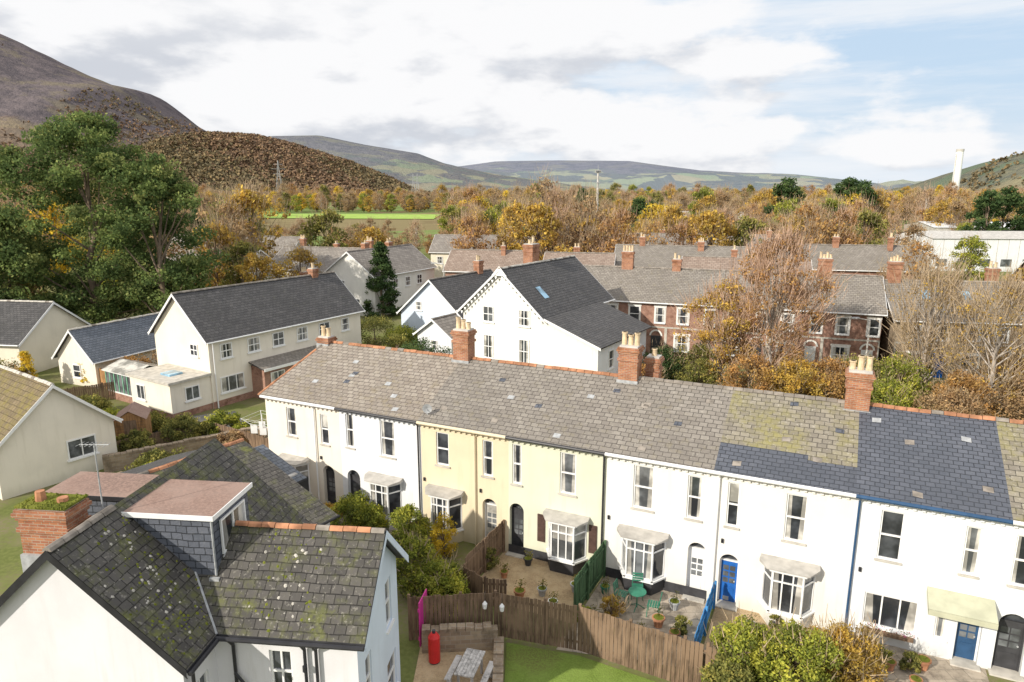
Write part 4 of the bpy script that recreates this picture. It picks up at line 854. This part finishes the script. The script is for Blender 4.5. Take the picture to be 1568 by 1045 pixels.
canopy('valley_woodland',FL,12000,8,'hz','hzg',jr=(0,1),per=5,seed=6,cl=1200.,mask=lambda C,r:(np.sin(C[:,0]*.008+2)+np.sin(C[:,1]*.011+C[:,0]*.003)+r.normal(size=len(C))*.3>.1))
def tubeq(p,q,r0,r1,n=5):
    p=np.array(p,float);q=np.array(q,float); d=q-p; d/=np.linalg.norm(d)+1e-9; u=np.cross(d,[.3,.9,.1]); u/=np.linalg.norm(u)+1e-9; w=np.cross(d,u)
    a=np.arange(n)*2*np.pi/n; ring=np.cos(a)[:,None]*u+np.sin(a)[:,None]*w
    V=np.concatenate([p+ring*r0,q+ring*r1]); F=np.array([[i,(i+1)%n,n+(i+1)%n,n+i] for i in range(n)]); return V,F
def tree_mesh(name,h,cr,th,nc,lp,ls,pal_,bark='bark',kind='round',seed=0,clr=None,twigs=0,tw_mat='twig',tw_len=1.2,flat=.7,lean=0):
    r=np.random.default_rng(seed); Vs=[];Fs=[];Ms=[];off=0
    mats=[MT[bark]]+L[pal_]+[MT[tw_mat]]
    def add(V,F,mi):
        nonlocal off
        Vs.append(V);Fs.append(F+off);Ms.append(np.full(len(F),mi) if np.isscalar(mi) else mi);off+=len(V)
    cs=[]; lob=r.uniform(0,6.28,6)
    while len(cs)<nc:
        f=r.uniform(0,1); a=r.uniform(0,2*np.pi)
        if kind=='cone': R=cr*(1-f)**.8+.1; rad=R*math.sqrt(r.uniform(.25,1))
        elif kind=='column': R=cr*math.sin(math.pi*(f*.8+.15))**.6; rad=R*math.sqrt(r.uniform(.2,1))
        else:
            R=cr*math.sqrt(max(0,1-(2*f-1)**2))*(.82+.18*math.sin(3*a+lob[0]+4*f)+.12*math.sin(5*a+lob[1]-7*f))
            if kind=='pine': R=cr*min(1,1.25*math.sqrt(max(0,1-(f)**2.2)))*(.6+.4*min(1,f*3))*(.85+.25*math.sin(3*a+lob[0]+5*f))
            rad=R*r.uniform(.3,1)**.6
        cs.append((rad*math.cos(a)+lean*f,rad*math.sin(a),th+(h-th)*f,f,rad/(R+.01)))
    cs=np.array(cs)
    pts=[np.array([0,0,-.3])]; nseg=5; tr=h*.02+.04
    for k in range(1,nseg+1): pts.append(np.array([r.normal()*h*.012+lean*k/nseg*.8,r.normal()*h*.012,h*.86*k/nseg]))
    for k in range(nseg): add(*tubeq(pts[k],pts[k+1],tr*(1-k/nseg*.85),tr*(1-(k+1)/nseg*.85),7),0)
    nl=min(nc,44 if twigs else 18)
    for c in cs[r.choice(nc,nl,replace=False)]:
        f=min(.85,max(.12,(c[2]-h*.25)/h)); k=min(nseg-1,int(f*nseg)); base=pts[k]+(pts[k+1]-pts[k])*(f*nseg-k)
        mid=(base+c[:3])/2+np.array([0,0,-.04*h*r.uniform(-.5,1)]); add(*tubeq(base,mid,tr*.32,tr*.18,4),0); add(*tubeq(mid,c[:3],tr*.18,tr*.05,4),0)
    cl=clr or cr*.28
    if lp:
        n=r.poisson(lp,nc)+1; idx=np.repeat(np.arange(nc),n); C=cs[idx,:3]; d=r.normal(size=(len(idx),3)); d/=np.linalg.norm(d,axis=1)[:,None]
        rs=cl*(.6+.7*r.uniform(size=nc))[idx]*r.uniform(0,1,len(idx))**.45; C=C+d*rs[:,None]*np.array([1,1,flat])
        V=leafquads(C,ls,r,.35); F=np.arange(len(V)).reshape(-1,4)
        cm=r.choice(3,nc,p=[.45,.33,.22])[idx]; swap=r.uniform(size=len(idx))<.3; cm[swap]=r.integers(0,3,swap.sum())
        low=(d[:,2]<-.35)&(r.uniform(size=len(idx))<.6); cm[low]=0 if pal_ in('pine',) else 2  # clump undersides get the darkest leaf colour, painted shade
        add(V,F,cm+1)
    if twigs:
        idx=r.integers(0,nc,twigs); base=cs[idx,:3]+r.normal(size=(twigs,3))*cl*.5
        cen=np.array([lean*.5,0,th]); d=base-cen; d/=np.linalg.norm(d,axis=1)[:,None]; d+=r.normal(size=(twigs,3))*.4; d[:,2]+=.45; d/=np.linalg.norm(d,axis=1)[:,None]
        ln=(tw_len*r.uniform(.5,1.2,twigs))[:,None]; s=np.cross(d,r.normal(size=(twigs,3))); s/=np.linalg.norm(s,axis=1)[:,None]; w=.014+.0009*h
        V=np.stack([base-s*w,base+s*w,base+d*ln+s*w*.3,base+d*ln-s*w*.3],1).reshape(-1,3); add(V,np.arange(len(V)).reshape(-1,4),4)
    return quads_to_mesh(name,np.concatenate(Vs),np.concatenate(Fs),np.concatenate(Ms),mats)
def put(name,me,x,y,s=1,rot=None,z=0,parent=None,sz=None):
    o=bpy.data.objects.new(name,me); o.location=(x,y,z); o.scale=(s,s,sz or s); o.rotation_euler=(0,0,random.uniform(0,6.28) if rot is None else rot); col.objects.link(o)
    if parent: o.parent=parent
    return o
put('pine_tree',tree_mesh('pine_a',22.6,9.4,2.5,200,330,.15,'pine',kind='pine',seed=11,clr=1.7,flat=.6),-43.8,72,rot=0)
put('pine_tree',tree_mesh('pine_b',18.5,5.0,4.5,80,300,.15,'pine',kind='pine',seed=12,clr=1.4,flat=.6),-35.5,69.5,rot=1)
put('pine_tree',tree_mesh('pine_c',13.5,5.6,.6,80,280,.15,'pine',kind='pine',seed=13,clr=1.5),-51,68,rot=2)
put('birch_tree',tree_mesh('birch_a',11.8,4.0,2.0,110,75,.085,'orange','birchbark',seed=21,clr=.8,twigs=3600,tw_mat='twigpink',tw_len=1.1),19.6,50.5)
put('birch_tree',tree_mesh('birch_b',8.5,3.0,1.5,60,110,.09,'gold','birchbark',seed=22,clr=.8,twigs=1500,tw_mat='twigpink'),16.2,51.5)
put('bare_tree',tree_mesh('bare_a',8.8,3.8,.8,80,30,.085,'gold','birchbark',seed=23,clr=.9,twigs=2600,tw_len=1.4),33.5,46)
put('bare_tree',tree_mesh('bare_b',9.8,3.0,2,60,14,.085,'gold','birchbark',seed=24,clr=.9,twigs=2000,tw_len=1.5),31.5,50.5)
put('bare_tree',tree_mesh('bare_c',7.5,3.0,1,60,50,.09,'brown','bark',seed=25,clr=.9,twigs=1800,tw_len=1.2),38.5,47)
cone=tree_mesh('conifer',9,2.3,.4,130,110,.12,'dkgreen',kind='cone',seed=31,clr=.6)
put('conifer_tree',cone,-16.2,84.5,1.02)
gold=tree_mesh('golden_conifer',3,.75,.15,60,90,.06,'yellow',kind='cone',seed=32,clr=.3)
put('golden_conifer',gold,-38.6,52.5,1.0); put('golden_conifer',gold,-34.6,54.0,1.05)
put('golden_conifer',tree_mesh('golden_b',1.9,.5,.1,50,90,.035,'yellow',kind='column',seed=33,clr=.2),-2.95,27.0)
def bush(name,x,y,rx,h,pal_,seed,ls=.045,n=70,lp=130,cl=None,twigs=0):
    put(name,tree_mesh(name+'_mesh',h,rx,h*.08,n,lp,ls,pal_,kind='round',seed=seed,clr=cl or rx*.26,flat=.9,twigs=twigs,tw_len=.5),x,y,rot=0)
bush('shrub',-3.9,24.6,1.15,2.0,'lime',41,twigs=150); bush('shrub',-2.9,23.6,1.2,1.6,'lime',42,twigs=150); bush('shrub',-2.4,22.9,.9,1.3,'lime',52)
bush('shrub',-4.5,27.6,1.0,1.9,'lime',43); bush('shrub',-7.4,29.0,1.2,1.7,'lime',44); bush('shrub',-6.4,28.8,.9,1.4,'lime',45); bush('shrub',-5.6,26.5,1.2,1.0,'olive',56); bush('shrub',-8.8,29.6,.9,1.0,'gold',57)
bush('hedge_shrub',7.2,18.3,1.3,2.6,'lime',46,.045,120,190,twigs=250); bush('hedge_shrub',8.6,18.0,1.35,2.65,'lime',47,.045,120,190,twigs=250); bush('hedge_shrub',9.9,18.4,1.2,2.4,'gold',48,.045,90,110,twigs=400); bush('hedge_shrub',10.8,18.7,1.0,2.1,'gold',49,.04,80,80,twigs=500)
bush('hedge_shrub',6.4,17.2,1.1,2.1,'olive',50,.05,90,160)
bush('garden_plant',3.7,22.6,.5,.9,'gold',51,.03,30,80,twigs=80); bush('garden_plant',6.1,21.7,.35,.7,'olive',53,.03,25,80); bush('garden_plant',11.2,20.5,.5,.8,'olive',54,.03,30,90); bush('garden_plant',12.3,20.1,.45,.7,'lime',55,.03,30,90); bush('garden_plant',-1.0,26.0,.5,.9,'olive',58,.03,30,90)
bush('garden_plant',13.2,19.8,.4,.6,'olive',59,.03,30,90); bush('garden_plant',9.6,22.0,.35,.5,'olive',60,.03,25,80); bush('garden_plant',2.6,22.2,.4,.7,'lime',61,.03,25,80)
for i,(x,y,rx,h_,p) in enumerate([(-20.5,40.5,1.5,1.6,'olive'),(-18.5,41.8,1.5,1.5,'lime'),(-22.5,38.6,1.2,1.4,'olive'),(-17,39.5,1.2,1.0,'brown'),(-20,36.5,1.6,.9,'olive'),(-17,35.5,1.6,.8,'brown'),(-19.5,34,1.3,1.0,'lime'),(-15.5,35,1.3,.8,'olive'),(-30,46,1.5,1.2,'olive'),(-27.5,43.5,1.5,1.0,'lime'),(-24,43,1.4,.9,'olive'),
    (-31,53.8,1.6,2.2,'orange'),(-28.5,56,2,3,'brown'),(-40,51,2.2,2.0,'brown'),(-43,53,2.5,2.4,'olive'),(-37,49,2,1.5,'brown'),(-14,68,3,2.6,'olive'),(-11,66,2.5,2.2,'lime'),(-17,66,2.5,2.0,'olive'),(-10.5,60.5,2.2,2.4,'olive'),(-8,58,2.4,2.6,'dkgreen'),(-13,58,2.3,2.0,'lime')]):
    bush('garden_shrub',x,y,rx,h_,p,100+i,.07,50,110)
k=0
for x,y,rx,h_,p in [(14.5,52,2.2,3.5,'olive'),(17.5,48.5,2.5,3.6,'orange'),(20.5,47.5,2.3,3.6,'gold'),(23,47.5,2.3,3.4,'orange'),(25.5,49,2.5,3.2,'olive'),(28.5,48.5,2.6,3.2,'lime'),(31,45,2.5,3.0,'orange'),(34.5,43.5,2.6,3.2,'brown'),(38,44,2.8,3.4,'olive'),(41,46,3,3.6,'brown'),(12,53,2,3,'dkgreen'),(10,50,2,2.4,'orange'),(29,43,2.2,2.6,'brown'),(26,45,2.2,2.6,'lime'),(36,48,2.5,3.6,'orange'),(31,52,2.2,2.8,'lime'),(45,50,3,4,'brown'),(22,52,2.2,2.8,'gold')]:
    bush('autumn_shrub',x,y,rx,h_,p,200+k,.075,55,120,twigs=500); k+=1
V_=[]
for s_,(p,tw_,lp,b_) in enumerate([('brown','twig',30,'bark'),('orange','twigpink',45,'bark'),('gold','twig',80,'bark'),('brown','twigpink',12,'birchbark'),('olive','twig',80,'bark'),('orange','twig',25,'bark'),('gold','twig',55,'bark'),('brown','twig',55,'bark'),('lime','twig',70,'bark'),('yellow','twig',85,'bark')]):
    V_.append(tree_mesh('autumn_tree_%s'%'abcdefghij'[s_],10,3.7,1.2,60,lp,.19,p,b_,seed=300+s_,clr=1.1,twigs=900 if lp<60 else 300,tw_mat=tw_,tw_len=1.6))
dk=[tree_mesh('dark_pine',12,3.0,2.0,70,90,.2,'dkgreen',kind='pine',seed=320,clr=1.0),cone]
D_=empty('distant_trees')
rr=random.Random(5); cnt=0
def inhouse(x,y):
    for (x0,x1,y0,y1) in ((-52,-12,80,108),(-12,60,86,104),(15,92,70,100),(-64,-34,110,130),(-16,8,112,130),(20,50,115,130),(84,146,122,190),(20,42,142,164),(28,50,205,240),(56,95,240,280),(70,108,104,136)):
        if x0<x<x1 and y0<y<y1: return True
    return False
def scatter(y0,y1,area,smin,smax,pd=.03):
    global cnt
    n=int(.5*1.75*(y1*y1-y0*y0)/area)
    for _ in range(n):
        y=math.sqrt(rr.uniform(y0*y0,y1*y1)); x=rr.uniform(-.88,.88)*y; s_=rr.uniform(smin,smax)
        if inhouse(x,y) and rr.random()<.93: continue
        q=x/y
        if -.37<q<-.09 and y<500:
            if y>200: continue
            s_*=.62
        if -.2<q<-.0 and y<130: s_*=.7
        wv=math.sin(x*.05+1)*math.sin(y*.037+2)
        me=rr.choice(dk) if rr.random()<pd else V_[rr.choice([0,1,3,5,7,0,6,4] if wv<.0 else [2,4,6,1,9,2,8,7])]
        cnt+=1; put('tree',me,x,y,s_*(.75 if me is dk[0] else 1),parent=D_,rot=rr.uniform(0,6.28),sz=s_*rr.uniform(.85,1.2))
scatter(100,200,85,.75,1.15); scatter(200,420,210,.95,1.4); scatter(500,950,1500,1.2,1.8)
for _ in range(200):
    y=rr.uniform(470,620); x=rr.uniform(-.6,.2)*y; put('tree',rr.choice(V_),x,y,rr.uniform(.9,1.4),parent=D_)
for x,y,s_,k in [(-38,88,1.1,6),(-33,84,.9,4),(-30,80,.8,2),(-40,95,1.35,0),(-28,106,1.2,4),(-22,108,.95,2),(-27,87,.8,6),(-46,90,1.1,7),(4,106,1.3,2),(1,112,1.3,6),(12,108,1.4,0),(9,112,1.2,3),(-6,106,1.1,1),(30,104,1.2,2),(26,105,1.0,1),(36,106,1.1,4),(44,104,1.3,5),(50,106,1.2,1),(14,84,.6,4),(40,72,.75,0),(52,68,.8,2),(58,66,.9,1),(50,84,.9,5),(66,70,.9,3),(-58,80,1.3,4),(-62,84,1.5,0),(-66,78,1.3,1),(16,105,1.2,1),
   (31,150,1.2,9),(34,153,1.15,9),(28,148,.9,2),(-10,200,1.3,9),(-14,205,1.2,9),(7,160,1.75,0),(11,158,1.5,3),(-38,100,1.5,6),(-41,103,1.4,4),(88,180,1.4,9),(100,190,1.5,6),(78,170,1.3,8),(110,175,1.3,2),(64,160,1.3,8),(55,62,.8,6),(62,60,.9,0),(44,58,.75,3)]:
    put('tree',V_[k],x,y,s_,parent=D_)
for x,y,s_ in [(30,165,1.1),(34,168,1.05),(72,182,1.5),(88,182,1.5),(93,185,1.45),(104,152,1.25),(110,155,1.3),(120,160,1.3),(134,172,1.3),(-60,64,1.1),(-57,70,1.2)]:
    put('tree',dk[0],x,y,s_,parent=D_)
